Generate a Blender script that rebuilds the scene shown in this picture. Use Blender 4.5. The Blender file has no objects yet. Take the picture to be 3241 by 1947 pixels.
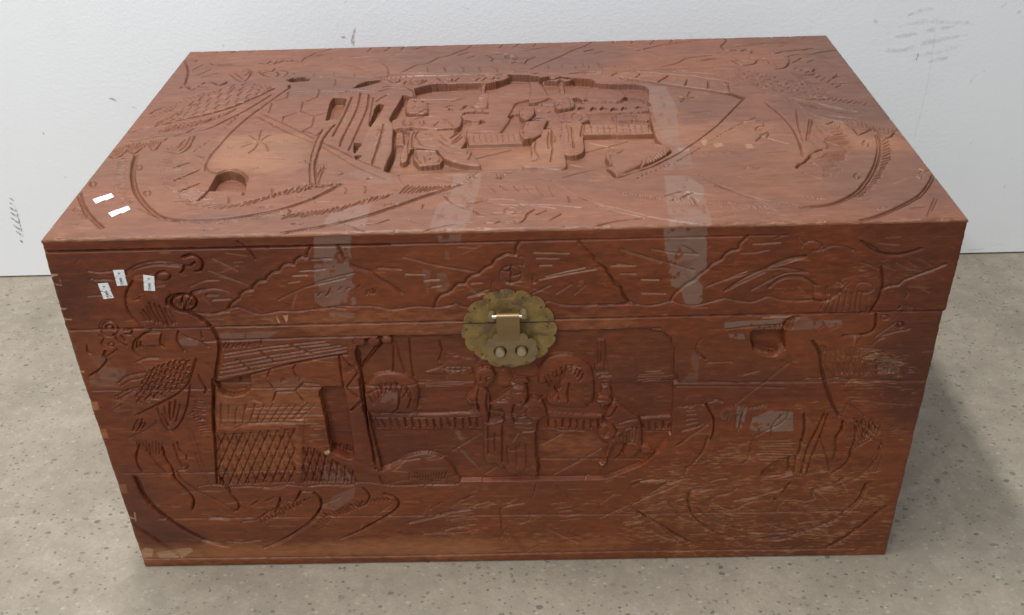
# Carved wooden chest with a brass lock standing on a concrete floor before a white wall.
import bpy, bmesh, math, random
import numpy as np
from mathutils import Matrix, Vector

sc = bpy.context.scene
col = sc.collection
random.seed(7); rng = np.random.default_rng(7)
R = math.radians

# ------------------------------------------------------------------ camera
cam = bpy.data.cameras.new('camera'); cam_o = bpy.data.objects.new('camera', cam); col.objects.link(cam_o)
cam.sensor_fit = 'HORIZONTAL'; cam.sensor_width = 36.0; cam.lens = 36.0 * 3260.55 / 3241.0
cam.clip_start = 0.02; cam.clip_end = 60
cam_o.location = (0.0324, -0.9745, 1.0421)
cam_o.rotation_euler = (0.9934, 0.0283, 0.0051)
sc.camera = cam_o

# ------------------------------------------------------------------ room light
world = bpy.data.worlds.new('World'); sc.world = world; world.use_nodes = True
bg = world.node_tree.nodes['Background']
bg.inputs['Color'].default_value = (0.90, 0.96, 1.0, 1); bg.inputs['Strength'].default_value = 0.30

def area(name, loc, rot, sx, sy, power, color):
    l = bpy.data.lights.new(name, 'AREA'); l.shape = 'RECTANGLE'; l.size = sx; l.size_y = sy
    l.energy = power; l.color = color
    o = bpy.data.objects.new(name, l); o.location = loc; o.rotation_euler = rot; col.objects.link(o)
    return o
# ceiling tube left of the chest, then two unseen lamps added as front fill
area('ceiling_tube', (-0.42, 0.14, 2.72), (0, 0, 0), 0.14, 1.2, 51.0, (1.0, 0.995, 0.985))
area('added_front_fill', (-1.3, -2.3, 2.72), (0, 0, 0), 0.14, 1.2, 40.0, (1.0, 0.995, 0.985))
area('added_front_fill', (1.2, -2.6, 2.72), (0, 0, 0), 0.14, 1.2, 14.0, (1.0, 0.995, 0.985))
# added soft fill lamp in place of bounce from an unseen ceiling
area('ceiling_fill', (-1.7, -1.6, 3.1), (0, 0, 0), 4.6, 4.6, 96.0, (0.94, 0.975, 1.0))

vs = sc.view_settings
vs.view_transform = 'Standard'; vs.look = 'None'; vs.gamma = 1.0; vs.exposure = 0.0
vs.use_curve_mapping = False

# ------------------------------------------------------------------ material helpers
def new_mat(name):
    m = bpy.data.materials.new(name); m.use_nodes = True
    nt = m.node_tree; b = nt.nodes['Principled BSDF']
    return m, nt, b
class N:
    def __init__(s, nt): s.nt = nt
    def add(s, t, **kw):
        n = s.nt.nodes.new(t)
        for k, v in kw.items(): setattr(n, k, v)
        return n
    def link(s, a, b): s.nt.links.new(a, b)
    def coord(s, scale=(1, 1, 1), loc=(0, 0, 0), rot=(0, 0, 0)):
        tc = s.add('ShaderNodeTexCoord'); mp = s.add('ShaderNodeMapping')
        mp.inputs['Scale'].default_value = scale; mp.inputs['Location'].default_value = loc; mp.inputs['Rotation'].default_value = rot
        s.link(tc.outputs['Object'], mp.inputs['Vector']); return mp.outputs['Vector']
    def noise(s, vec, scale, detail=4, rough=.55, dist=0):
        n = s.add('ShaderNodeTexNoise'); n.inputs['Scale'].default_value = scale; n.inputs['Detail'].default_value = detail
        n.inputs['Roughness'].default_value = rough; n.inputs['Distortion'].default_value = dist
        s.link(vec, n.inputs['Vector']); return n.outputs['Fac']
    def ramp(s, fac, stops):
        r = s.add('ShaderNodeValToRGB'); e = r.color_ramp.elements
        while len(e) < len(stops): e.new(.5)
        for i, (p, c) in enumerate(stops):
            e[i].position = p; e[i].color = (c if len(c) == 4 else (*c, 1))
        s.link(fac, r.inputs['Fac']); return r.outputs['Color']
    def rng(s, fac, a, b, c=0., d=1., clamp=True):
        m = s.add('ShaderNodeMapRange'); m.clamp = clamp
        for i, v in enumerate((a, b, c, d)): 
            if hasattr(v, 'node'): s.link(v, m.inputs[i + 1])
            else: m.inputs[i + 1].default_value = v
        s.link(fac, m.inputs[0]); return m.outputs[0]
    def math(s, op, a, b=None):
        m = s.add('ShaderNodeMath', operation=op)
        for i, v in enumerate((a, b)):
            if v is None: continue
            if hasattr(v, 'node'): s.link(v, m.inputs[i])
            else: m.inputs[i].default_value = v
        return m.outputs[0]
    def mix(s, fac, a, b, blend='MIX'):
        m = s.add('ShaderNodeMix', data_type='RGBA', blend_type=blend)
        for sock, v in ((m.inputs['Factor'], fac), (m.inputs['A'], a), (m.inputs['B'], b)):
            if hasattr(v, 'node'): s.link(v, sock)
            elif isinstance(v, (int, float)): sock.default_value = v if sock.type == 'VALUE' else (v, v, v, 1)
            else: sock.default_value = (*v, 1)
        return [o for o in m.outputs if o.type == 'RGBA'][0]
    def bump(s, h, strength, dist, normal=None):
        b = s.add('ShaderNodeBump'); b.inputs['Strength'].default_value = strength; b.inputs['Distance'].default_value = dist
        s.link(h, b.inputs['Height'])
        if normal is not None: s.link(normal, b.inputs['Normal'])
        return b.outputs['Normal']
    def attr(s, name, kind='GEOMETRY'):
        a = s.add('ShaderNodeAttribute'); a.attribute_name = name; a.attribute_type = kind; return a

def wood_material():
    m, nt, b = new_mat('stained_camphor_wood'); n = N(nt)
    grain = n.noise(n.coord((3.5, 55, 55)), 1.0, 5, .66, .5)
    fine = n.noise(n.coord((14, 420, 420)), 1.0, 3, .6)
    blot = n.noise(n.coord((4.5, 9, 9)), 1.0, 5, .62, .4)
    c = n.ramp(grain, [(.2, (.112, .0225, .0064)), (.5, (.152, .0335, .0096)), (.8, (.188, .0450, .0135))])
    mott = n.noise(n.coord((55, 170, 170)), 1.0, 4, .65, .2)
    c = n.mix(1.0, c, n.ramp(mott, [(.25, (.62, .60, .60)), (.5, (1, 1, 1)), (.75, (1.42, 1.46, 1.5))]), 'MULTIPLY')
    c = n.mix(n.rng(blot, .46, .72, 0, .72), c, (.070, .0155, .0075))
    c = n.mix(n.rng(blot, .46, .26, 0, .45), c, (.20, .060, .019))
    # every plank has its own tone
    tone = n.attr('tone', 'OBJECT').outputs['Fac']
    c = n.mix(n.rng(tone, 0, 1, 0, .75), c, (.25, .092, .033))
    surf = n.attr('surf'); sep = n.add('ShaderNodeSeparateColor'); n.link(surf.outputs['Color'], sep.inputs[0])
    wear, tape, bare = sep.outputs[0], sep.outputs[1], sep.outputs[2]
    scr = n.attr('scr').outputs['Fac']; dark = n.attr('dark').outputs['Fac']
    c = n.mix(n.rng(n.math('ADD', bare, n.math('MULTIPLY', n.math('SUBTRACT', mott, .5), .9)), .1, .9, 0, .7), c, (.37, .15, .06))
    c = n.mix(n.math('MULTIPLY', dark, .95), c, (.034, .012, .011))
    # streaks of rubbed-off stain, plus the highlight painted along the lid's front edge
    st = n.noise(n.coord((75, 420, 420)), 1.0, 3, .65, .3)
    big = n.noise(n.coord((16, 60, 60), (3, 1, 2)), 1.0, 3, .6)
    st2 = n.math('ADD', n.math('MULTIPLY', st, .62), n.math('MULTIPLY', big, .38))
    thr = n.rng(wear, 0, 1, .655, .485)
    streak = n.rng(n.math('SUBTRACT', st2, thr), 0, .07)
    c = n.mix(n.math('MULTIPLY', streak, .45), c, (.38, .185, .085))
    c = n.mix(n.math('MULTIPLY', scr, n.rng(fine, .3, .6, .45, .9)), c, (.50, .33, .20))  # scratches, worn grooves and lit lips painted pale
    film = n.math('MULTIPLY', n.math('POWER', tape, 1.8), n.rng(n.math('ADD', big, n.math('MULTIPLY', n.math('SUBTRACT', blot, .5), .6)), .3, .44, .25, 1))
    c = n.mix(n.math('MULTIPLY', film, .62), c, (.225, .165, .135))
    # grey dust that has settled on the lid
    dust = n.attr('dust', 'OBJECT').outputs['Fac']
    c = n.mix(n.math('MULTIPLY', dust, n.rng(mott, .3, .7, .6, 1.1)), c, (.150, .097, .070))
    # dust in the pores
    c = n.mix(n.rng(fine, .62, .8, 0, .28), c, (.33, .2, .13))
    n.link(c, b.inputs['Base Color'])
    ro = n.rng(n.noise(n.coord((20, 60, 60)), 1.0, 4), .3, .7, .38, .55)
    ro = n.math('SUBTRACT', ro, n.math('MULTIPLY', film, .10)); ro = n.math('ADD', ro, n.math('MULTIPLY', streak, .15))
    n.link(ro, b.inputs['Roughness'])
    b.inputs['Specular IOR Level'].default_value = .36
    n.link(n.bump(fine, .3, .0005), b.inputs['Normal'])
    return m
WOOD = wood_material()

def brass_material(name, worn):
    m, nt, b = new_mat(name); n = N(nt)
    a = n.noise(n.coord((60, 60, 60)), 1.0, 6, .6, .5); f = n.noise(n.coord((260, 260, 260), (1, 2, 3)), 1.0, 5, .6)
    big = n.noise(n.coord((34, 34, 34), (5, 0, 1)), 1.0, 3, .5, 1.0)
    c = n.ramp(a, [(.3, (.16, .102, .040)), (.52, (.27, .178, .064)), (.72, (.36, .245, .088))])
    c = n.mix(n.rng(big, .56, .6), c, (.17, .12, .065))
    c = n.mix(n.rng(f, .62, .72, 0, .6), c, (.55, .41, .11))
    if worn: c = n.mix(.6, c, (.25, .18, .105))
    n.link(c, b.inputs['Base Color']); b.inputs['Metallic'].default_value = .55
    n.link(n.rng(a, .3, .7, .40, .62), b.inputs['Roughness'])
    n.link(n.bump(n.math('ADD', a, f), .25, .0006), b.inputs['Normal'])
    return m
BRASS = brass_material('tarnished_brass', False); BRASS_DULL = brass_material('dull_brass', True)
def simple(name, color, rough=.5, metal=0.):
    m, nt, b = new_mat(name); n = N(nt)
    v = n.noise(n.coord((300, 300, 300)), 1.0, 3)
    n.link(n.mix(n.rng(v, .3, .7, 0, .18), color, tuple(x * .6 for x in color)), b.inputs['Base Color'])
    b.inputs['Roughness'].default_value = rough; b.inputs['Metallic'].default_value = metal
    return m
COPPER = simple('reddish_brass', (.27, .185, .09), .38, .75)
PEG = simple('rubbed_peg_brass', (.40, .32, .21), .4, .6)
STEEL = simple('polished_pin_metal', (.86, .80, .70), .18, 1.0)
NAIL = simple('dark_nail', (.10, .07, .035), .45, .8)
PAPER = simple('white_paper', (.78, .79, .82), .55)
INK = simple('grey_ink', (.06, .06, .07), .6)

def floor_material():
    m, nt, b = new_mat('ground_concrete'); n = N(nt)
    P = n.coord()
    big = n.noise(P, 4.5, 6, .65, .5); mid = n.noise(P, 30, 6, .68, .4); fine = n.noise(P, 190, 4, .65); grit = n.noise(P, 700, 2, .6)
    c = n.ramp(big, [(.22, (.19, .157, .115)), (.5, (.275, .231, .173)), (.78, (.355, .30, .23))])
    c = n.mix(n.rng(mid, .48, .72, 0, .6), c, (.20, .172, .135))
    c = n.mix(n.rng(mid, .48, .26, 0, .55), c, (.37, .33, .27))
    def chips(scale, lo, hi, thr, colA, colB, amount, c, seed):
        vec = n.coord((1, 1.25, 1), (seed, seed * 1.7, 0))
        wob = n.add('ShaderNodeVectorMath', operation='ADD'); nz = n.add('ShaderNodeTexNoise'); nz.inputs['Scale'].default_value = scale * 2.2
        nz.inputs['Detail'].default_value = 2
        n.link(vec, nz.inputs['Vector'])
        sca = n.add('ShaderNodeVectorMath', operation='SCALE'); n.link(nz.outputs['Color'], sca.inputs[0]); sca.inputs['Scale'].default_value = .55 / scale
        n.link(vec, wob.inputs[0]); n.link(sca.outputs[0], wob.inputs[1])
        v = n.add('ShaderNodeTexVoronoi'); v.inputs['Scale'].default_value = scale; n.link(wob.outputs[0], v.inputs['Vector'])
        s = n.add('ShaderNodeSeparateColor'); n.link(v.outputs['Color'], s.inputs[0])
        rad = n.rng(s.outputs[0], thr, 1, lo, hi)
        on = n.math('GREATER_THAN', s.outputs[0], thr)
        inside = n.rng(n.math('SUBTRACT', rad, v.outputs['Distance']), 0, .06)
        k = n.math('MULTIPLY', n.math('MULTIPLY', inside, on), amount)
        cc = n.mix(s.outputs[1], colA, colB)
        return n.mix(k, c, cc), n.math('MULTIPLY', inside, on)
    c, k0 = chips(42, .16, .40, .72, (.20, .175, .14), (.37, .33, .27), .5, c, 3.1)
    c, k1 = chips(120, .16, .42, .55, (.25, .215, .175), (.44, .405, .345), .5, c, 7.7)
    c, k2 = chips(62, .11, .31, .52, (.07, .065, .055), (.19, .155, .12), .85, c, 1.3)
    c, k3 = chips(130, .12, .38, .58, (.06, .055, .05), (.17, .14, .11), .8, c, 5.9)
    c, k4 = chips(28, .05, .15, .86, (.06, .06, .065), (.25, .15, .11), .7, c, 9.2)
    c = n.mix(n.rng(fine, .4, .7, 0, .4), c, (.19, .165, .13))
    c = n.mix(n.rng(grit, .55, .75, 0, .2), c, (.47, .43, .37))
    n.link(c, b.inputs['Base Color'])
    n.link(n.rng(mid, .3, .7, .5, .68), b.inputs['Roughness'])
    n.link(n.bump(fine, .45, .0014), b.inputs['Normal'])
    return m
def wall_material():
    m, nt, b = new_mat('white_wall_paint'); n = N(nt)
    P = n.coord()
    roll = n.noise(P, 165, 2, .5, .6); soft = n.noise(P, 40, 2, .5); fine = n.noise(P, 420, 2)
    dirt = n.noise(n.coord((7, 1, 3.2)), 1.0, 5, .65)
    c = n.mix(n.rng(dirt, .52, .8, 0, .22), (.865, .885, .91), (.70, .72, .74))
    n.link(c, b.inputs['Base Color']); b.inputs['Roughness'].default_value = .55
    h = n.math('ADD', n.rng(roll, .42, .66), n.math('MULTIPLY', soft, .5))
    n.link(n.bump(h, .15, .0007), b.inputs['Normal'])
    return m
def scuff_material(name, color, amount, scale):
    m, nt, b = new_mat(name); n = N(nt)
    v = n.noise(n.coord((scale, scale, scale * .8)), 1.0, 5, .65)
    e = n.attr('edge').outputs['Fac']
    n.link(n.math('MULTIPLY', n.math('MULTIPLY', n.rng(v, .38, .62), e), amount), b.inputs['Alpha'])
    b.inputs['Base Color'].default_value = (*color, 1); b.inputs['Roughness'].default_value = .6
    return m

# ------------------------------------------------------------------ mesh helpers
def link(o, parent=None, **props):
    col.objects.link(o)
    if parent is not None: o.parent = parent
    for k, v in props.items(): o[k] = v
    return o
def mesh_obj(name, verts, faces, mat, parent=None, smooth=False, **props):
    me = bpy.data.meshes.new(name); me.from_pydata([tuple(v) for v in verts], [], [tuple(f) for f in faces]); me.update()
    me.materials.append(mat)
    if smooth: me.shade_smooth()
    return link(bpy.data.objects.new(name, me), parent, **props)
def bm_obj(name, bm, mat, parent=None, smooth=True, **props):
    bmesh.ops.recalc_face_normals(bm, faces=bm.faces)
    me = bpy.data.meshes.new(name); bm.to_mesh(me); bm.free(); me.materials.append(mat)
    if smooth:
        me.shade_smooth()
        me.set_sharp_from_angle(angle=R(35))
    return link(bpy.data.objects.new(name, me), parent, **props)
def box_bm(x0, x1, y0, y1, z0, z1, bev=.002, seg=2):
    bm = bmesh.new(); bmesh.ops.create_cube(bm, size=1)
    for v in bm.verts: v.co = Vector((x0 + (v.co.x + .5) * (x1 - x0), y0 + (v.co.y + .5) * (y1 - y0), z0 + (v.co.z + .5) * (z1 - z0)))
    if bev: bmesh.ops.bevel(bm, geom=bm.edges[:], offset=bev, segments=seg, affect='EDGES')
    return bm
def prism_bm(outline, y_back, y_front, holes=(), bev=.0004):
    """flat plate in the xz plane (metres), facing -y"""
    bm = bmesh.new()
    loops = [outline] + list(holes)
    edges = []
    for lp in loops:
        vs = [bm.verts.new((x, y_front, z)) for x, z in lp]
        edges += [bm.edges.new((vs[i], vs[(i + 1) % len(vs)])) for i in range(len(vs))]
    r = bmesh.ops.triangle_fill(bm, use_beauty=True, use_dissolve=False, edges=edges)
    faces = [g for g in r['geom'] if isinstance(g, bmesh.types.BMFace)]
    ext = bmesh.ops.extrude_face_region(bm, geom=faces)
    for g in ext['geom']:
        if isinstance(g, bmesh.types.BMVert): g.co.y = y_back
    return bm
def cyl_bm(p0, p1, r0, r1=None, seg=20, bev=0):
    r1 = r0 if r1 is None else r1
    bm = bmesh.new(); d = Vector(p1) - Vector(p0)
    bmesh.ops.create_cone(bm, cap_ends=True, segments=seg, radius1=r0, radius2=r1, depth=d.length)
    if bev:
        bmesh.ops.bevel(bm, geom=[e for e in bm.edges if len(e.link_faces) == 2 and any(len(f.verts) > 4 for f in e.link_faces)], offset=bev, segments=2, affect='EDGES')
    rot = d.to_track_quat('Z', 'Y').to_matrix().to_4x4()
    bmesh.ops.transform(bm, matrix=Matrix.Translation((Vector(p0) + Vector(p1)) / 2) @ rot, verts=bm.verts)
    return bm

# ------------------------------------------------------------------ setting
DEPTH, HEIGHT = 604.9, 508.5      # chest, millimetres; 1000 wide
WALL_Y = .7786
FLOOR = floor_material(); WALLM = wall_material()
mesh_obj('floor', [(-6, -7, 0), (6, -7, 0), (6, 1.2, 0), (-6, 1.2, 0)], [(0, 1, 2, 3)], FLOOR, kind='structure')
wx = 6.0; sl = .0043
wall = mesh_obj('wall', [(-wx, WALL_Y - wx * sl, .0035), (wx, WALL_Y + wx * sl, .0035), (wx, WALL_Y + wx * sl, 3.2), (-wx, WALL_Y - wx * sl, 3.2),
                         (-wx, WALL_Y - wx * sl + .1, .0035), (wx, WALL_Y + wx * sl + .1, .0035), (wx, WALL_Y + wx * sl + .1, 3.2), (-wx, WALL_Y - wx * sl + .1, 3.2)],
                [(0, 1, 2, 3), (5, 4, 7, 6), (4, 5, 1, 0), (3, 2, 6, 7)], WALLM, kind='structure')
mesh_obj('wall_base', [(-wx, WALL_Y - wx * sl + .012, -.01), (wx, WALL_Y + wx * sl + .012, -.01), (wx, WALL_Y + wx * sl + .012, .0035), (-wx, WALL_Y - wx * sl + .012, .0035)],
         [(0, 1, 2, 3)], simple('dark_gap', (.05, .045, .04), .9), wall)

def spline(pts, step):
    P = np.array(pts, float)
    if len(P) < 3: 
        return P
    E = np.vstack([2 * P[0] - P[1], P, 2 * P[-1] - P[-2]]); out = []
    for i in range(1, len(E) - 2):
        n = max(2, int(np.hypot(*(E[i + 1] - E[i])) / step))
        t = np.linspace(0, 1, n, endpoint=False)[:, None]
        a, b_, c, d = E[i - 1], E[i], E[i + 1], E[i + 2]
        out.append(.5 * (2 * b_ + (c - a) * t + (2 * a - 5 * b_ + 4 * c - d) * t * t + (3 * b_ - a - 3 * c + d) * t ** 3))
    return np.vstack(out + [P[-1:]])

SC_GREY = scuff_material('grey_scuff', (.26, .26, .27), .8, 260)
SC_SOFT = scuff_material('faint_scuff', (.46, .465, .47), .24, 90)
SC_BROWN = scuff_material('brown_scuff', (.36, .25, .23), .7, 300)
def scuff(pts, w, mat, taper=.5):
    """a rub mark lying on the wall paint: ribbon with soft edges"""
    C = spline(pts, .006)
    if len(C) < 3: C = np.array([C[0] + (C[-1] - C[0]) * t for t in np.linspace(0, 1, 8)])
    T = np.gradient(C, axis=0); T /= np.linalg.norm(T, axis=1)[:, None] + 1e-9; Nn = np.stack([-T[:, 1], T[:, 0]], 1)
    k = len(C); prof = np.clip(np.minimum(np.arange(k), np.arange(k)[::-1]) / max(1, (k - 1) * taper), 0, 1) ** .6
    V, F, E = [], [], []
    for i in range(k):
        ww = w * (.35 + .65 * prof[i]) * random.uniform(.75, 1.25)
        for j, s in enumerate((-1, -.35, .35, 1)):
            p = C[i] + Nn[i] * ww * s
            V.append((p[0], WALL_Y + p[0] * sl - .0004, p[1])); E.append((0, 1, 1, 0)[j] * (0 if i in (0, k - 1) else 1))
    for i in range(k - 1):
        for j in range(3): F.append((i * 4 + j, i * 4 + j + 1, i * 4 + j + 5, i * 4 + j + 4))
    o = mesh_obj('scuff_mark', V, F, mat, wall)
    a = o.data.attributes.new('edge', 'FLOAT', 'POINT'); a.data.foreach_set('value', E)
for p in ([(-0.9566,0.1764),(-0.9497,0.1688)], [(-0.9598,0.1657),(-0.9507,0.1594)], [(-0.9628,0.1556),(-0.9508,0.1465)], [(-0.9646,0.1455),(-0.9526,0.1342)], [(-0.9672,0.1346),(-0.9515,0.1190)], [(-0.9672,0.1201),(-0.9544,0.1045)],
          [(-0.9653,0.1055),(-0.9531,0.0898)], [(-0.9628,0.0844),(-0.9580,0.0772)]):
    scuff(p, .0026, SC_GREY, .25)
scuff([(-0.9505,0.1601),(-0.9512,0.1451),(-0.9519,0.1301),(-0.9534,0.1080),(-0.9544,0.0919)], .0016, SC_GREY, .2)
scuff([(-0.7200,0.3686),(-0.7135,0.3672),(-0.7051,0.3616)], .0030, SC_GREY); scuff([(-0.6823,0.3513),(-0.6689,0.3468)], .0014, SC_GREY)
scuff([(-0.2615,0.4864),(-0.2675,0.4716),(-0.2704,0.4604),(-0.2698,0.4508)], .0034, SC_BROWN, .2); scuff([(-0.2893,0.4688),(-0.2807,0.4669)], .0032, SC_GREY); scuff([(-0.2936,0.4878),(-0.2895,0.4855)], .002, SC_SOFT)
for p, w in (([(0.6827,0.4771),(0.7011,0.4853),(0.7321,0.4910)], .005), ([(0.6684,0.4577),(0.6916,0.4637),(0.7233,0.4673),(0.7995,0.4630)], .006), ([(0.6675,0.4411),(0.7055,0.4468),(0.7394,0.4536),(0.7736,0.4582)], .006),
             ([(0.6452,0.4181),(0.6889,0.4180),(0.7198,0.4285),(0.7563,0.4365),(0.7986,0.4421)], .006), ([(0.7018,0.4075),(0.7448,0.4120),(0.7916,0.4238)], .005), ([(0.7343,0.3952),(0.7739,0.4033)], .005),
             ([(0.8376,0.3752),(0.8231,0.3657),(0.8161,0.3465)], .002), ([(0.8424,0.4870),(0.8506,0.4975)], .003), ([(0.8715,0.4770),(0.8782,0.4822)], .004), ([(0.6281,0.4726),(0.6371,0.4668)], .004),
             ([(-0.5009,0.4581),(-0.4937,0.4607)], .004), ([(0.3124,0.4644),(0.3188,0.4504)], .003), ([(0.1761,0.4708),(0.1818,0.4585)], .0025), ([(-0.0758,0.5169),(-0.0648,0.5102)], .003),
             ([(-0.2770,0.5266),(-0.2710,0.5319)], .003), ([(-0.8414,0.2145),(-0.8363,0.2157)], .003), ([(0.9250,0.0194),(0.9551,0.0215)], .002), ([(0.8843,0.0098),(0.9205,0.0124)], .002),
             ([(0.9256,0.1492),(0.9307,0.1425)], .003), ([(0.8426,0.2351),(0.8502,0.2399)], .002)):
    scuff(p, w, SC_SOFT)
scuff([(0.7165,0.4139),(0.7161,0.4043),(0.7135,0.3946)], .0016, SC_GREY, .2); scuff([(0.8379,0.3763),(0.8393,0.3751)], .0015, SC_GREY)
scuff([(0.7374,0.4724),(0.7428,0.3649),(0.7412,0.2995),(0.7383,0.2503)], .0009, SC_SOFT, .1)
scuff([(-0.8559,0.3068),(-0.8544,0.3018)], .0016, SC_GREY); scuff([(-0.9151,0.3550),(-0.9139,0.3514)], .0012, SC_SOFT); scuff([(0.9250,0.2025),(0.9315,0.2042)], .0014, SC_SOFT)

# ------------------------------------------------------------------ carved panels
def smooth_noise(ny, nx, cy, cx):
    """band-limited random field in -1..1"""
    a = rng.uniform(-1, 1, (int(ny / cy) + 3, int(nx / cx) + 3))
    yy = np.linspace(0, a.shape[0] - 2.01, ny); xx = np.linspace(0, a.shape[1] - 2.01, nx)
    iy = yy.astype(int); ix = xx.astype(int); fy = yy - iy; fx = xx - ix
    fy = (fy * fy * (3 - 2 * fy))[:, None]; fx = (fx * fx * (3 - 2 * fx))[None]
    g = lambda dy, dx: a[np.ix_(iy + dy, ix + dx)]
    return (g(0, 0) * (1 - fx) + g(0, 1) * fx) * (1 - fy) + (g(1, 0) * (1 - fx) + g(1, 1) * fx) * fy
def blur(a, k):
    for ax in (0, 1):
        for _ in range(2):
            c = np.cumsum(np.pad(a, [(k + 1, k) if i == ax else (0, 0) for i in (0, 1)], mode='edge'), axis=ax)
            n = a.shape[ax]; w = 2 * k + 1
            a = (np.take(c, range(w, w + n), ax) - np.take(c, range(0, n), ax)) / w
    return a

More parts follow.
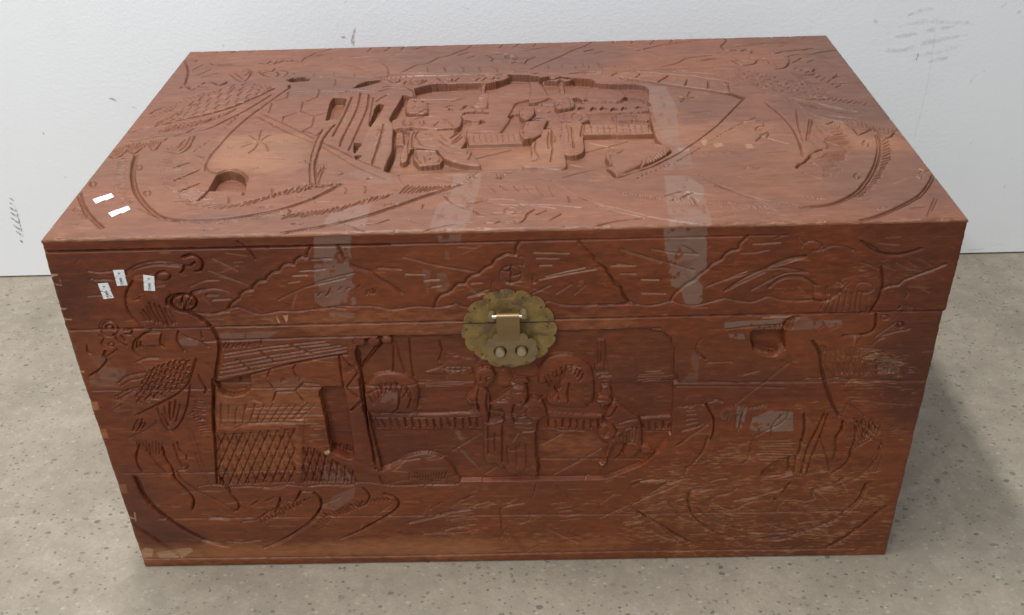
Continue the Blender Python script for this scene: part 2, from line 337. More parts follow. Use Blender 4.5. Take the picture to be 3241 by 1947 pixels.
class Panel:
    """height field over a board, millimetres; carving ops lower or raise it and name the carved pieces"""
    def __init__(s, xs, ys):
        s.xs, s.ys = xs, ys; sh = (len(ys), len(xs))
        s.h = np.zeros(sh); s.id = np.zeros(sh, int); s.wear = np.zeros(sh); s.tape = np.zeros(sh)
        s.bare = np.zeros(sh); s.bareC = np.zeros(sh); s.dark = np.zeros(sh); s.scr = np.zeros(sh); s.names = {}
        s.wob = 1 + .35 * smooth_noise(*sh, 9, 9)
    def box(s, x0, x1, y0, y1):
        return slice(max(0, np.searchsorted(s.ys, y0) - 1), np.searchsorted(s.ys, y1) + 1), slice(max(0, np.searchsorted(s.xs, x0) - 1), np.searchsorted(s.xs, x1) + 1)
    def dist(s, C, rad, signed=False):
        x0, y0 = C.min(0) - rad; x1, y1 = C.max(0) + rad
        sy, sx = s.box(x0, x1, y0, y1)
        X = s.xs[sx]; Y = s.ys[sy]
        D = np.full((len(Y), len(X)), 1e6); S = np.zeros_like(D)
        for a, b in zip(C[:-1], C[1:]):
            lo = np.minimum(a, b) - rad; hi = np.maximum(a, b) + rad
            i0, i1 = np.searchsorted(X, lo[0]), np.searchsorted(X, hi[0]); j0, j1 = np.searchsorted(Y, lo[1]), np.searchsorted(Y, hi[1])
            if i1 <= i0 or j1 <= j0: continue
            d = b - a; L = d @ d + 1e-9
            px = X[None, i0:i1] - a[0]; py = Y[j0:j1, None] - a[1]
            t = np.clip((px * d[0] + py * d[1]) / L, 0, 1)
            q = np.hypot(px - t * d[0], py - t * d[1])
            m = q < D[j0:j1, i0:i1]
            D[j0:j1, i0:i1][m] = q[m]
            if signed: S[j0:j1, i0:i1][m] = np.broadcast_to(px * d[1] - py * d[0], q.shape)[m]   # > 0: right of travel
        return sy, sx, D, S
    def groove(s, C, w, d, wear=0., mn=1.0, dk=2.5):
        if len(C) < 2: return
        w = max(w * 1.1, mn)
        sy, sx, D, _ = s.dist(C, w * 1.6 + 1)
        if not D.size: return
        k = np.clip(1 - (D / (w * 1.15 * s.wob[sy, sx])) ** 1.6, 0, 1)
        s.h[sy, sx] -= dk * max(d, .75) * k * (.75 + .25 * s.wob[sy, sx])
        if wear: s.scr[sy, sx] = np.maximum(s.scr[sy, sx], wear * .75 * np.clip(1.15 - D / (w * .9), 0, 1))  # worn stain, and light painted onto the groove's lips
    def step(s, C, w, d, wear=0., left=False):
        sy, sx, D, S = s.dist(C, w + 1.5, True)
        side = S < 0 if left else S > 0
        k = np.clip(1 - D / w, 0, 1); k = k * k * (1.6 - .6 * k)
        s.h[sy, sx] -= np.where(side, 1.7 * d * k, 1.7 * d * np.clip(1 - D / 1.0, 0, 1))
        if wear: s.scr[sy, sx] = np.maximum(s.scr[sy, sx], wear * .8 * np.clip(1.1 - D / 1.2, 0, 1) * ~side)  # pale lip of the step: wear plus painted-in light
    def mask(s, C, rad=0.):
        sy, sx = s.box(C[:, 0].min(), C[:, 0].max(), C[:, 1].min(), C[:, 1].max())
        X = s.xs[sx][None]; Y = s.ys[sy][:, None]
        m = np.zeros((Y.shape[0], X.shape[1]), bool)
        for a, b in zip(C, np.roll(C, -1, 0)):
            if a[1] == b[1]: continue
            m ^= ((a[1] > Y) != (b[1] > Y)) & (X < (b[0] - a[0]) * (Y - a[1]) / (b[1] - a[1]) + a[0])
        return sy, sx, m
    def poly(s, C, level, dome, name, ramp):
        sy, sx, m = s.mask(C)
        if not m.any(): return
        lev = np.full(m.shape, float(level) * (1.5 if level < 0 else 1.))
        if ramp:
            Y = s.ys[sy][:, None]; lev = lev * np.clip((Y - 138) / 28, .12, 1) * np.ones_like(lev)
        if dome:
            rad = 18. if dome >= 3.5 else 9.
            CC = np.vstack([C, C[:1]]); oy, ox, D, _ = s.dist(CC, rad)
            a0 = sy.start - oy.start; b0 = sx.start - ox.start
            dd = np.minimum(D[a0:a0 + m.shape[0], b0:b0 + m.shape[1]], rad)
            lev = lev + 1.25 * dome * (np.sqrt(np.clip(1 - (1 - dd / rad) ** 2, 0, 1)) - .45)
        hh = s.h[sy, sx]; hh[m] = lev[m]
        if name != '-':
            k = len(s.names) + 100; s.names[k] = name
            s.id[sy, sx][m] = k
    def paint(s, arr, C, v):
        sy, sx, m = s.mask(C); a = arr[sy, sx]; a[m] = np.maximum(a[m], v)
    def run(s, text):
        for ln in text.strip().splitlines():
            head, data = ln.split('|'); f = head.split(); op = f[0]
            curves = [np.array(list(map(float, c.split()))).reshape(-1, 2) for c in data.split('/')]
            P = curves[0]; num = [float(v) for v in f[1:3]] if len(f) > 2 else [float(f[1])]
            w4 = float(f[3]) if len(f) > 3 and op in ('g', 'gl', 's', 'S', 'e') else 0.
            if op == 'g': s.groove(spline(P, 2.5), num[0], num[1], w4)
            elif op == 'gl': s.groove(P, num[0], num[1], w4)
            elif op == 'q': s.groove(P, num[0], .35, 0); s.scratch(P, num[0], num[1])
            elif op in 'sS': s.step(spline(P, 2.), num[0], num[1], w4, op == 'S')
            elif op == 'G':
                C = spline(P, 3.); T = np.gradient(C, axis=0); T /= np.linalg.norm(T, axis=1)[:, None] + 1e-9
                Nn = np.stack([-T[:, 1], T[:, 0]], 1) * float(f[3]) * .75
                s.groove(C + Nn, num[0], num[1]); s.groove(C - Nn, num[0], num[1])
            elif op == 'e':
                c, a, b = P; t = np.linspace(0, 2 * math.pi, 24)[:, None]
                s.groove(c + (a - c) * np.cos(t) + (b - c) * np.sin(t), num[0], num[1], w4)
            elif op in ('p', 'pp'):
                C = P if op == 'pp' else spline(np.vstack([P, P[:1]]), 3.)[:-1]
                s.poly(C, num[0], num[1], f[3], len(f) > 4)
            elif op in 'hx' and op == 'h':
                n = int(num[0]); wr = float(f[4]) if len(f) > 4 else 0.
                A, B = resample(curves[0], n), resample(curves[1], n)
                for a, b in zip(A, B):
                    lo_, hi_ = (rng.uniform(0, .4), rng.uniform(0, .3)) if n <= 5 else (rng.uniform(0, .16), rng.uniform(0, .16))
                    a, b = a + (b - a) * lo_, b + (a - b) * hi_
                    j = rng.normal(0, .6, 4); mid = (a + b) / 2 + rng.normal(0, .7 if n <= 5 else .4, 2)
                    s.groove(spline(np.array([a + j[:2], mid, b + j[2:]]), 2.5), num[1] * rng.uniform(.8, 1.2), float(f[3]) * rng.uniform(.75, 1.2), wr, .88, 2.1)
            elif op == 'x':
                n, m_ = int(num[0]), int(num[1]); q = P
                bl = lambda u, v: (q[0] * (1 - u) + q[1] * u) * (1 - v) + (q[3] * (1 - u) + q[2] * u) * v
                a = m_ / n * .9
                for i in range(-m_, n + 1):
                    for sgn in (1, -1):
                        u0 = i / n if sgn == 1 else 1 - i / n
                        v0, v1 = 0., 1.; du = sgn * a
                        # clip to the panel
                        lo, hi = 0., 1.
                        for bound in (0., 1.):
                            t = (bound - u0) / du
                            if (du > 0) == (bound == 0.): lo = max(lo, t)
                            else: hi = min(hi, t)
                        if hi - lo < .05: continue
                        s.groove(np.array([bl(u0 + du * lo, lo), bl(u0 + du * hi, hi)]) + rng.normal(0, .4, (2, 2)), float(f[3]), float(f[4]))
            elif op == 'f':
                rows, cols = int(num[0]), int(num[1]); A, B = spline(curves[0], 2.), spline(curves[1], 2.)
                A, B = resample(A, 60), resample(B, 60)
                at = lambda t, v: A[int(np.clip(t, 0, 1) * 59)] * (1 - v) + B[int(np.clip(t, 0, 1) * 59)] * v
                for r in range(rows):
                    for c in range(cols):
                        t0 = (c + .5 * (r % 2)) / cols; v = (r + .5) / rows; pts = []
                        for ph in np.linspace(-1, 1, 9):
                            pts.append(at(t0 + .85 / cols * math.cos(ph * 1.45) * .8, v + ph * .5 / rows))
                        s.groove(np.array(pts) + rng.normal(0, .25, (9, 2)), float(f[3]) * .85, float(f[4]) * rng.uniform(.8, 1.1), 0, .84, 2.0)
            elif op == 't': s.paint(s.tape, P, num[0])
            elif op == 'k': s.paint(s.dark, spline(np.vstack([P, P[:1]]), 3.), num[0])
            elif op == 'b': s.paint(s.bare, spline(np.vstack([P, P[:1]]), 3.), num[0])
            elif op == 'w': s.paint(s.wear, spline(np.vstack([P, P[:1]]), 3.), num[0])
            elif op == 'W': s.paint(s.scr, P, num[0] * .9)
            elif op == 'B': s.paint(s.bareC, P, num[0])
    def scratch(s, C, w, v):
        sy, sx, D, _ = s.dist(C, 3.); s.scr[sy, sx] = np.maximum(s.scr[sy, sx], v * np.clip(1.25 - D / max(w, .95), 0, 1))
    def finish(s):
        k = np.array([1., 10, 1]) / 12
        for ax in (0, 1):
            p = np.pad(s.h, [(1, 1) if i == ax else (0, 0) for i in (0, 1)], mode='edge')
            n = s.h.shape[ax]; s.h = sum(np.take(p, range(i, i + n), ax) * k[i] for i in range(3))
        sh = s.h.shape
        s.h += .16 * smooth_noise(*sh, 26, 40) + .09 * smooth_noise(*sh, 7, 22) + .05 * smooth_noise(*sh, 3, 6)
        s.bare = np.maximum(blur(s.bare, 10), s.bareC); s.dark = blur(s.dark, 20); s.wear = blur(s.wear, 14)
        torn = smooth_noise(*sh, 16, 9) + .7 * smooth_noise(*sh, 7, 5) + .45 * smooth_noise(*sh, 3, 3)
        s.tape = s.tape * np.clip((torn + .85) * 4, 0, 1)
def resample(C, n):
    C = np.asarray(C, float)
    if len(C) > 2: C = spline(C, 2.)
    d = np.r_[0, np.cumsum(np.hypot(*np.diff(C, axis=0).T))]; t = np.linspace(0, d[-1], n)
    return np.stack([np.interp(t, d, C[:, i]) for i in (0, 1)], 1)

TOP_CARVING = """
p -5.5 0 - ramp|371.6 421 396.8 433.9 428.8 440.3 458 443.6 481.6 430.7 501.4 449.8 510.4 467.3 536.9 454.4 549.9 440.4 587.9 433.6 602.2 441.9 638.5 419.8 696.6 406.2 693.1 336.3 692.2 242.5 695.7 216.7 707.2 191.3 696.9 172.8 661.7 137.5 634.5 114.1 599.2 100.5 583 99.2 558.8 107.8 539.3 119.2 512.8 126.3 479.5 130 468.1 123.8 452 113.4 431 105.7 389.5 108.6 374.7 139.5 357.8 154 360.1 187.9 361.8 212.8 357 274.8 347.8 308.1 355.9 377 358 395.2 375.6 387.1
pp -8.5 0 -|372 421.1 394.8 436.7 416.8 438.1 446.5 439.4 465.3 438 465.7 427.4 442.7 427.1 410.9 427.1 389.2 422.8 373 413.6
pp -8 0 -|472 434.4 487.3 439.3 503.5 461.1 511.2 468.3 535.7 460.1 549.8 457.4 549.7 448.2 535.7 450.8 511.4 451.2 502.6 447.3 487.5 430.2 473.4 425.3
p -3.6 1.2 carved_hill|477.9 347.9 477.3 404.4 487.9 413.8 533.4 411.3 535.4 382.8 516.4 370 510.3 345.6 506.4 324.4 507.6 311.1 495.2 268.7 491.1 270.9 471.2 272.2 453.2 270.9 455.2 293.9 475.9 310.6 483.4 336.6
p -3.4 1 carved_hill|616.3 399.8 625.6 413.7 648.1 413.5 663.3 402.1 668 381.5 659.6 368 641.8 367.9 614.9 374.1
p -3.8 .6 carved_foliage|535.1 450.9 552.8 449.5 553.7 434.2 558.6 407 559.3 383.9 536.9 365.8 533.8 374.4 537.2 417.5
p -3.8 .4 carved_foliage|576.7 440 583.3 439.5 583.6 399.3 578.7 395.3
p -3.6 .6 carved_foliage|558.4 395.4 579.9 399.6 599.2 401.1 611.6 391.5 610.7 374.4 596.2 378.3 568.8 380.3
pp -3 .5 carved_tower|466.4 437.9 471.9 437.5 471.7 409.2 477.7 408.7 476.2 353.5 457.6 357.6 466.4 408.1
h 6 1 .9|467.5 408 459.7 358.8/471.8 407.7 470.2 358
p -3.2 .5 carved_bridge|396.8 353.6 415.5 357.2 423.8 360 439.8 355.5 483.1 347 482.1 308.9 449.3 312.4 442.8 318.1 417.4 329.1 398.5 331.8
pp -7.5 0 -|441.5 353.2 442.4 367 446.3 373.7 452.7 373.2 456.7 367.3 456.6 357.6 448.3 354.1
pp -6.5 0 -|442.3 328.8 446.9 339.2 460.4 341 479.3 336.9 479.4 331.6 448.2 333.7
p -6.5 0 -|445.9 307.5 449.2 313.8 454.9 312.1 455.7 306.8 454.4 301.7
p -6.5 0 -|465.8 295.8 467.8 308.6 471.8 310.9 475.1 305.5 474.2 301.7
pp -5.5 0 -|423 347.6 425.1 355.7 429.5 352.7 430.9 347.1
pp -7.5 0 -|392.7 386.1 423.9 384.7 424.3 377.8 393.2 378.9
g 1 1.2|375 397.4 402.1 396.9 431.3 396.2
g .9 1|415.3 360.6 422 371.2 429.2 376.3
g .9 .8|425.3 388 436.7 395.8 447.2 400.8
gl .9 1|459.9 353.3 478.9 350
gl .9 1|440.2 347.8 447.3 354.2 457.8 353.4
gl .9 .8|462.1 351.7 461.4 340.9
gl .9 .8|470.5 351.1 471.4 340.2
p -3.4 .3 carved_bridge|569.2 355.1 596.5 360.1 661.8 356.2 692.4 351.2 690.4 328.9 613.4 324.4 595.5 336.4
pp -7 0 -|599.3 339.3 600.6 346 604.3 349.3 608.4 346.8 609.1 341.3
pp -7 0 -|615.8 330.1 617.2 342.1 620.9 348.1 624.8 344.3 625 338.9 618.2 338
pp -7 0 -|629.3 334.5 630.4 343.9 634.8 348.2 638.7 344.1 638.9 339.2 631.6 338.4
pp -7 0 -|642.8 328.2 644.6 339.4 649.1 345.3 652.9 341 652.5 335 645.8 334.7
pp -7 0 -|657.2 329.9 659.1 341.9 663.2 347 665.9 343.3 666 337.3 659.8 337.8
pp -7 0 -|677.2 336.5 678.7 342.4 682.7 346.5 686.1 344.6 686.4 341.8 680.1 340.4
pp -7.5 0 -|594 375.7 596.3 382.6 602.7 383.5 607.5 371.8 610 359.1 607.3 357.9 602.2 372.2
pp -6.5 0 -|615.6 357.3 616.6 365.6 619.4 369.6 621.1 362.5 619 361.2
pp -8 0 -|660.9 370.8 670.6 386.5 685.2 385.4 693.5 372.6 692.5 362.9 677.6 370.9 666.5 376
pp -7 0 -|533.2 368.8 553.8 371.5 568.4 366.3 567.2 360.8 547.4 365.6 533.7 365.4
pp -8 0 -|505.8 324.4 511.9 336 519.1 336.8 519.2 328.8 509 318.9 505.9 317.8
pp -6.5 0 -|543 347.4 548.2 348.4 552.3 342.6 556.3 334.3 561.7 344.7 569 346.9 568.9 341.5 562.6 339.2 557.3 330.2 552.2 334.5
pp -8.5 0 -|597.8 446 622.7 440.9 629.6 428.3 613.2 425.1 598.4 435.2
pp -8.5 0 -|548.4 451.4 563.9 456.3 564.8 445.5 570.3 443.5 580.4 453.5 593.5 449.4 596.5 441.5 588.9 442.1 580.3 447.3 568 440.7 550.4 439
pp -8 0 -|504 465.7 510.6 468.3 535.2 463.3 537.3 452.2 510.8 452.8 504.2 447.1
gl .9 1|537 379.8 557.2 384.6
gl .9 1|559.9 359.9 566.2 360.3
p -3 .6 carved_shrub|643.4 314.9 665 320 693 316.2 690.8 296.1 673.3 298.6 647.3 299.6
g .9 .9|649.4 301.5 649.4 314.5 652.4 314.3
h 9 .8 .7|644.2 312.2 662.7 316.2 678.8 315.1/644.6 304.4 658 308.7 671.4 300
pp -2.4 0 carved_fence|451.5 266.5 521 264 525.5 228.5 456.2 228.8
h 10 .8 .7|454.6 262.6 521 260.8/457.4 234.6 523.1 231.8
pp -2.2 0 carved_fence|604 286.6 689.7 283.4 691.4 249.2 602.3 250.7
gl .8 .5 .3|605 276.5 690.8 274.6
gl .8 .5 .3|604.4 264.1 690.5 262.2
h 11 .8 .5|606.3 283.9 688.5 281/605.9 254.2 687.5 251.4
gl 1.3 2|602.2 249 691.2 248
pp -2.2 0 carved_fence|355.4 272.7 368.8 274.3 374.9 232.6 360.1 233
h 4 .8 .8|361.4 267.3 369.3 269.3/365.7 235.5 372.7 235.1
p -0.80 2 carved_figure|364.9 355.8 365.5 378.1 370.6 386.3 381.7 382.6 391.2 370.6 396 353.7 396.4 331.9 390.6 327 375.7 330.7 368.1 333.9
pp -4.5 0 -|386.6 368.2 387 376.6 390 366.5
pp -4 0 -|376.5 368.9 375.8 376 378.9 367.3
g .8 .8|374.5 344.2 379.8 354.8 384.3 351.7
g .8 .7|385.9 332.6 391.6 340.3 395.5 342.8
g 1 1.2|382 330.2 388.7 324.5 394.5 329.4
p -0.72 1.5 carved_figure|350.6 307.3 364.2 320.8 376.7 320 405.3 323.9 438.4 323.7 444.1 312.8 443.4 287.1 436.9 277.4 411 274.6 384.5 278.3 358.4 277.5 352.9 290.5
g 1.2 1.6|376.4 322.6 387.1 319.3 403.2 324.8
g 1 1.3|381.8 309.2 393.5 316.2 405.8 318
h 5 .8 .8|388.6 300.9 394.4 305.7/392 285.4 396.9 287.6
g .9 1|408.2 284.3 415.3 299.2 424 290.9
g .9 1|418.7 309.3 430.1 290.5 434.7 280.1
p -0.40 2 carved_figure|365 302.5 370.9 315.1 379.7 309.3 383.2 293.6 381.2 281 374.5 277.7 368.8 284.4
e .9 1|373.2 296.8 378.8 296.4 372.2 307.2
g 1.6 2|356.4 277.1 368.2 280.6 376.4 278.8 384.3 280.3 411 274.6 436.9 277.4
p -0.88 1 carved_figure|376.9 273.8 390.9 274.9 414.1 273.4 417.4 239.5 417.5 211.3 387 217.8 381.9 179.6 373.7 181.8 374.1 230.3 378.8 232.4
g .9 1.2|378.1 271.2 377.9 242 384.6 186.1
g .9 1.2|385 273.3 383 251.3 385.8 220.2
g .9 1.2|390.2 270.5 387.3 258.3 391.6 243.5 416.2 243.2
h 5 .8 .8|400.9 262.4 408.8 263.1/401.7 252.5 410.1 252
g 1.1 1.4|385.7 221.4 397.8 216 417.6 210.2
g .9 1.2|391.7 242.3 396.9 226.5 415.1 218.4
pp -.3 .8 carved_stool|388.5 211.9 415.7 209.1 427.2 181.4 424.4 167.3 399.5 162.8 390.2 184.6
gl .9 1.1|390.9 206 394.7 185.5 400.6 171.9 422 174 423.7 183.8 416.1 204.5 391.7 208.3
gl .8 .9|403.7 191.7 406.1 173.8
gl .8 .9|407.3 193.7 411.9 195.7 411.4 202.5
gl .8 .9|410.3 180.1 411.7 186.7 415.8 182
p -0.48 1.6 carved_figure|415.2 271.3 438.3 269.8 438.1 255.1 447.8 259.4 453 237.3 449.1 214.1 456.9 213.6 464.6 190.4 473.3 160.2 449.7 166.9 428.9 183.5 418.6 209 416.5 239.6
g 1.2 1.6|438 267.4 437.3 252.7 432.9 243.3
g .9 1.2|418.2 256.4 426.5 236.6 435.5 233.6 442.6 245.1 446 257
g .9 1.2|417.4 239.5 426.4 222.4 438.4 217 449.2 212.9 453.4 225.4
g .9 1.1|437.7 228.8 443.2 235.5 448.4 247.2
g .9 1|418.8 220.5 427.5 206.1 437.5 198.7 450.1 195.7
g .9 1|424.2 227.2 433.9 226.6 441.5 230.9
g .9 1|455.2 209.1 457.4 202.1 455.8 195.4
g 1 1.1|458.5 177.4 460.8 190.6 461.3 199.6
p -0.88 1.2 carved_figure|536.6 306.5 555.1 321 571.4 319.9 595.2 328.9 607.3 325.4 613 293.6 602.5 286.7 575.6 290.5 562.9 304.8
h 6 .8 .9|573.3 314.5 583.5 316.4/573.9 298.8 584 300.7
e .9 .8|597.3 305 604.3 304.5 597.8 318.1
g 1 1.2|575.6 291 584.7 291.7 591.5 286.2
gl 1.4 2|603.4 285.4 613 292.4
p -0.48 2.2 carved_figure|568.8 362.1 577.1 376.9 587.6 376.1 594.2 368.6 596.3 350.4 592.5 337.1 580 333.9 571.7 333.2 568.9 341.5
g .8 .9|572.5 360.4 578.6 357.2 582.5 348.7
g .8 .9|569.9 341.4 576.3 349.1 578.1 340.8
g .8 .8|587.4 370.5 590.1 356.4 590.5 339.9
g 1 1|550 324 569.5 328 588 326.7 594.4 334.3
p -0.72 .8 carved_figure|575.5 287.2 602.4 283.7 601.9 252 599.4 194.8 577.3 187.8 576.2 229.6
h 3 .9 .8|582.2 277.9 599.2 279.3/583.7 210.5 598.6 223.6
gl 1 1.3|588.4 270.1 587.7 252.9 588.3 205.7
gl 1.2 1.6|602.5 276.6 599.6 244.9
p -0.40 2.2 carved_figure|520.2 338.1 539.9 343.5 540.7 319.3 536.6 306.5 530.5 298.7 521.3 310.2
g .8 .9|522.3 331.3 528.5 336.2 531.5 333.3
g .8 .8|522.3 310.1 526.4 315.1
p -0.80 1 carved_figure|534.5 301.5 566 306.6 575.6 291 574.9 266 554.2 266.8 556.6 293.6
p -0.60 1 carved_figure|550.2 267.6 575.9 265.4 577.2 186 574.2 148.7 544.9 151.2 524.2 156.2 535 184 536.1 225.1 548 245.7
g 1.2 1.5|554.2 267.3 563.1 269.7 574.9 264.7
gl 1 1.3|562.5 261.8 561 218.9 562.2 207.2 558.5 167.2
g 1 1.2|542 231.8 539.8 204 544.3 179
g .9 1.1|558.9 257.2 556.5 230.9 557 205.3
h 2 .9 .8|567.8 259 574.7 258.6/564.8 216.3 573.7 225.1
g .8 .8|536.8 169.6 542.4 173.6 548.9 174.3
p -0.24 2.2 carved_figure|521 272 529.4 291.1 556.6 294.4 554 271 548 248.1 539.1 237.2 526.5 234.6 520.5 254.7
g .9 1.1|529.4 286.5 524.5 269.2 526.5 249.5
g .9 1|531.4 283.8 532.4 276.2
h 3 .8 .8|541.3 265.7 549.2 267.6/542.2 260.7 550.2 262.6
pp -7 0 -|526 235.1 539.1 236.7 548 246.9 536.1 225.1 532.3 228.8
g 1.4 2.2|553.7 267.3 558.7 294.7
gl .9 1|372.8 140.2 412.1 157.2
gl .9 1|467.1 198.1 511.6 221.9
gl .9 1|501.2 154.3 520.5 164
gl .9 .9|602.7 208.2 632.2 223.8 659.2 238.7
gl .9 .9|571.6 124.2 619.9 149.8
gl .8 .5 .8|609.8 235.8 632.2 223.8 657.1 213
gl .8 .4 .8|582.4 173.5 600.4 162.7 621.1 154
p -.2 2.5 carved_rock|627.2 192 632.5 200.7 659.7 210.5 686.3 211.2 701.9 207.5 706.9 194 689.2 168.4 658.6 144.4 633.5 122.9 624.4 142.1 631.2 154.5 625.3 174.3
g .9 1 .3|628.8 187.4 638.7 182.4 648.7 190.7
g .9 1 .3|632.1 180.5 630.6 158.8 633.6 137.4
g .9 1 .3|659.3 183.4 669.1 169.6 665.5 150.4 645.9 132.6
g .9 1 .3|687.5 204.2 696.1 196.9 698 181.1
h 7 .9 .9|672.4 165 690.9 183.7/675.9 154.1 697.5 176.7
h 6 .9 .9|628.3 194.2 633.4 200.7/632.2 182.7 641.1 188.9
pp -5.5 0 -|623.4 143.9 626.7 142 634.3 122.9 632.4 120.5
p -1.2 .8 carved_foliage|318.6 463.2 330.5 466.9 367.3 471.9 401.2 470.7 441.8 469.1 470.9 469.6 504.6 465.1 500.3 452.1 476.3 437.1 465.2 440.1 447.6 440 410.1 438.6 394.5 439.8 373.5 426.3 354.6 439.8 330 441.7 321 452.2
g 1.1 1.4|330.3 459.2 338.2 447.8 346.6 453.3 347.9 462.4
g 1.1 1.4|329.8 442.9 343.1 443.7 352.3 440.6 357.6 455.5
g 1.1 1.4|360.4 449.1 370.2 439.2 380.8 444.5 386.6 456.3
g 1.1 1.4|354.6 439.8 368.8 430.3 384 433.6 395.6 440.3
g 1.1 1.4|368.7 456.2 376.1 447.9 382 458.2
g 1.1 1.4|400.5 464.5 409.5 448.4 421.6 449 424.4 459.6
g 1.1 1.4|415.9 452.5 426.1 448.6 434.3 461.9
g 1.1 1.4|445.8 454.8 456 449.4 464.6 459.5
g 1.1 1.4|458.3 449.2 467.2 448.5 473.4 461.9
g 1.1 1.4|475.8 455.5 481.5 452 485.6 462.5
g 1.1 1.4|489.2 454.5 493.5 458.8
e .8 .8|369 453.1 375.7 452.5 368.4 459.3
s 3 2.2|329.3 476.5 353.6 482.7 385 480.8 418.7 473.4 451.8 470.8 482.7 470.1 505.2 471.7 537 466.9 550.3 470.4 574.7 463.9 641.5 467.2
s 3.2 2.6|175.8 481 214.5 476.3 250 477 278.1 470.1 303.4 467 323.6 471.2 329.7 473
pp -8.5 0 -|282.3 425 289.9 443.7 300.9 454.1 316.8 458.5 320.4 448.7 306.8 439.7 296.5 432.1
p .3 .8 carved_pillar|272.3 271.1 275.7 347.1 277.7 414.5 288.1 427.3 314.3 411.8 322 384.7 324.5 343.7 322.9 295.5 320.8 268 315.9 196.7 270 239.9
g 1.2 1.5|286.8 392.5 285 336.6 280.1 257
g 1.2 1.5|296.7 407.7 299.2 345.5 293.7 251.7 294 225.4
g 1.2 1.5|309.6 401.4 312.9 344.5 309.7 268.7 306.7 211.9
g 1 1.2|316.9 390.3 320 334.2 323.5 290.8
h 10 .8 .5|294.4 366 290 302.4/290.5 366.3 286.2 302.7
h 10 .8 .5|306.3 365.2 302.8 278.3/302.1 360.4 299 278.5
p .2 1 carved_pillar|323.6 304.9 333.3 318.6 347.8 308.1 356.6 274.8 359 230.1 357.6 156 340.6 168.8 317.7 196.6 323.2 249.9
g 1.2 1.5|341.8 294.3 342.3 257.6 342.1 214 341.2 170.8
h 16 .8 .6|347.6 275.4 345.1 188.8/341.5 280.4 340.7 189.1
h 14 .8 .6|336.5 276.1 335.9 205.9/340.6 280.4 338.2 201.6
pp -8 0 carved_doorway|262.8 312.8 260 348.2 258.7 378.8 261.1 391.7 272.9 392.4 279.9 382.5 280.6 346.8 279 312.7 276.9 289.2
pp -7.5 0 -|324.7 358.8 328.7 366.1 334.4 362.2 332.9 338.2 328.4 304.6 325 286 323.3 295.5 323.5 329
pp -6.5 0 -|311 235.2 319.1 232.6 320.7 227.3 317.2 219.8 317.5 211.2 315.1 203 312.6 215.8
p -6.5 0 -|316.6 194.6 320.1 198.5 324.6 194.9 323.9 190 319.7 188.6
s 3 3|348.6 309 351.4 327.1 355.5 361.7 358.3 392.5
s 4 4.5|357.8 154 360.1 179.8 361.9 208.6 359.1 247.6 357.3 274.7
s 3 3|373.5 388.8 370.8 407.6 356.9 427.6 340.2 432.7 326.6 427.1
g 1 1.2|322.1 413.9 341.2 423.3 368.1 415.8
g 1 1.2|322.8 374.2 328.9 389.4 335.7 399.5
h 5 .9 .9|352.9 387.7 361.8 397.6/360.4 371.6 365.3 381.6
gl 1 1.1|167.8 342.1 210.9 300.5 272.5 235.4 329 177.5 376.5 138.6
gl 1 1|166.5 329.9 215.4 277 270.3 226.9 320.2 166 360.7 128.8
g .9 .8|403.4 139.8 429.6 127 453.6 114.5
h 5 .8 .7|188.1 302 200.1 289.5/189.5 309.1 202 294.1
p .8 1 carved_tree|279.2 300.8 271.1 280.3 267.7 244.5 268.6 201.5 270.6 168.8 280.4 119.9 275.1 120.2 266.3 169 262.6 210.3 261.8 258.2 267.8 289.8
g 1.1 1.6|280.2 300.7 273 280.2 268.6 244.4 269.5 201.5 271.5 168.7 281.2 119.9
g 1 1.2|267.4 292.1 261.4 260.4 261.7 210.3 265.4 169.1 273.9 120.2
p 1 1 carved_tree|259.7 304.4 269.7 313.3 281.9 307.7 280.7 297.4 268.9 294.4
p 1 1 carved_tree|253.4 286.1 259.5 294 271.5 289.5 269.3 280.4 260.4 277.3
p .8 1 carved_tree|248.7 184.1 255.2 192 263.8 183.3 261.7 175.3 254.6 175.7
p .8 1 carved_tree|271.2 170.7 277.2 176.4 285.8 171.9 282.7 164.1 275.8 163.7
g 1 1.3|255.8 260.8 261.4 271.8 263.6 280.8
h 7 .8 .8|249.7 188.2 262.5 185.4/253.4 177.8 262.6 175.2
h 7 .8 .8|272.6 172.7 284.6 174/275.6 165.3 283.7 163.3
g 1 1.2|283.9 162.1 283.1 140.6 283.3 119.7
g 1 1.1|281.3 162.2 279.3 148.6 280.8 129.3
g 1 1.1|237 277.9 246.3 272.7 257.4 262
p -8.5 0 carved_window|156 108.9 155.5 134.1 157.3 154.5 166.9 161.4 178.1 158 189.3 145.7 194.6 130.1 196.9 106.8 178 108.5
g 1.2 1.4|152.7 155.5 167.4 166.6 183.2 158.5 194.4 141.6 196.7 118.7 200.1 96.4
gl 1 1|179.4 130.9 180.3 112.8
gl 1 1|163 128 163.4 113
pp -7.5 0 carved_window|180.7 466.3 189.5 477.1 201.9 478.4 213.8 472.3 213.7 461.4 201 460.1 189 457.7
pp -4.5 0 -|186.8 438.8 188.8 449.8 191.8 434
gl .9 1|194.6 396.5 191.9 420.8
gl .9 1|179.4 387.1 194.2 398.2
gl .9 1|177 379.5 179.2 344.8
gl .9 1|219.7 381.6 222.8 345.8
gl .9 1|225 382.8 237.4 397.7
gl .9 1|237.3 398.7 235.1 427.4
gl .9 1|223 344.8 244.2 328.5
gl .9 1|244.2 328.5 259.7 340.3
gl .9 1|202.8 328.9 218.6 342.6
gl .9 1|202.8 328.9 203.8 311.9
gl .9 1|244.9 324.6 247.2 294.9
gl .9 1|236.6 277 249.5 297.5
gl .9 1|253.1 465.2 255.7 439.1
gl .9 1|266.2 409.9 276.6 417.3
g .9 1|186.6 247.3 178.1 256.7 168.8 269.4
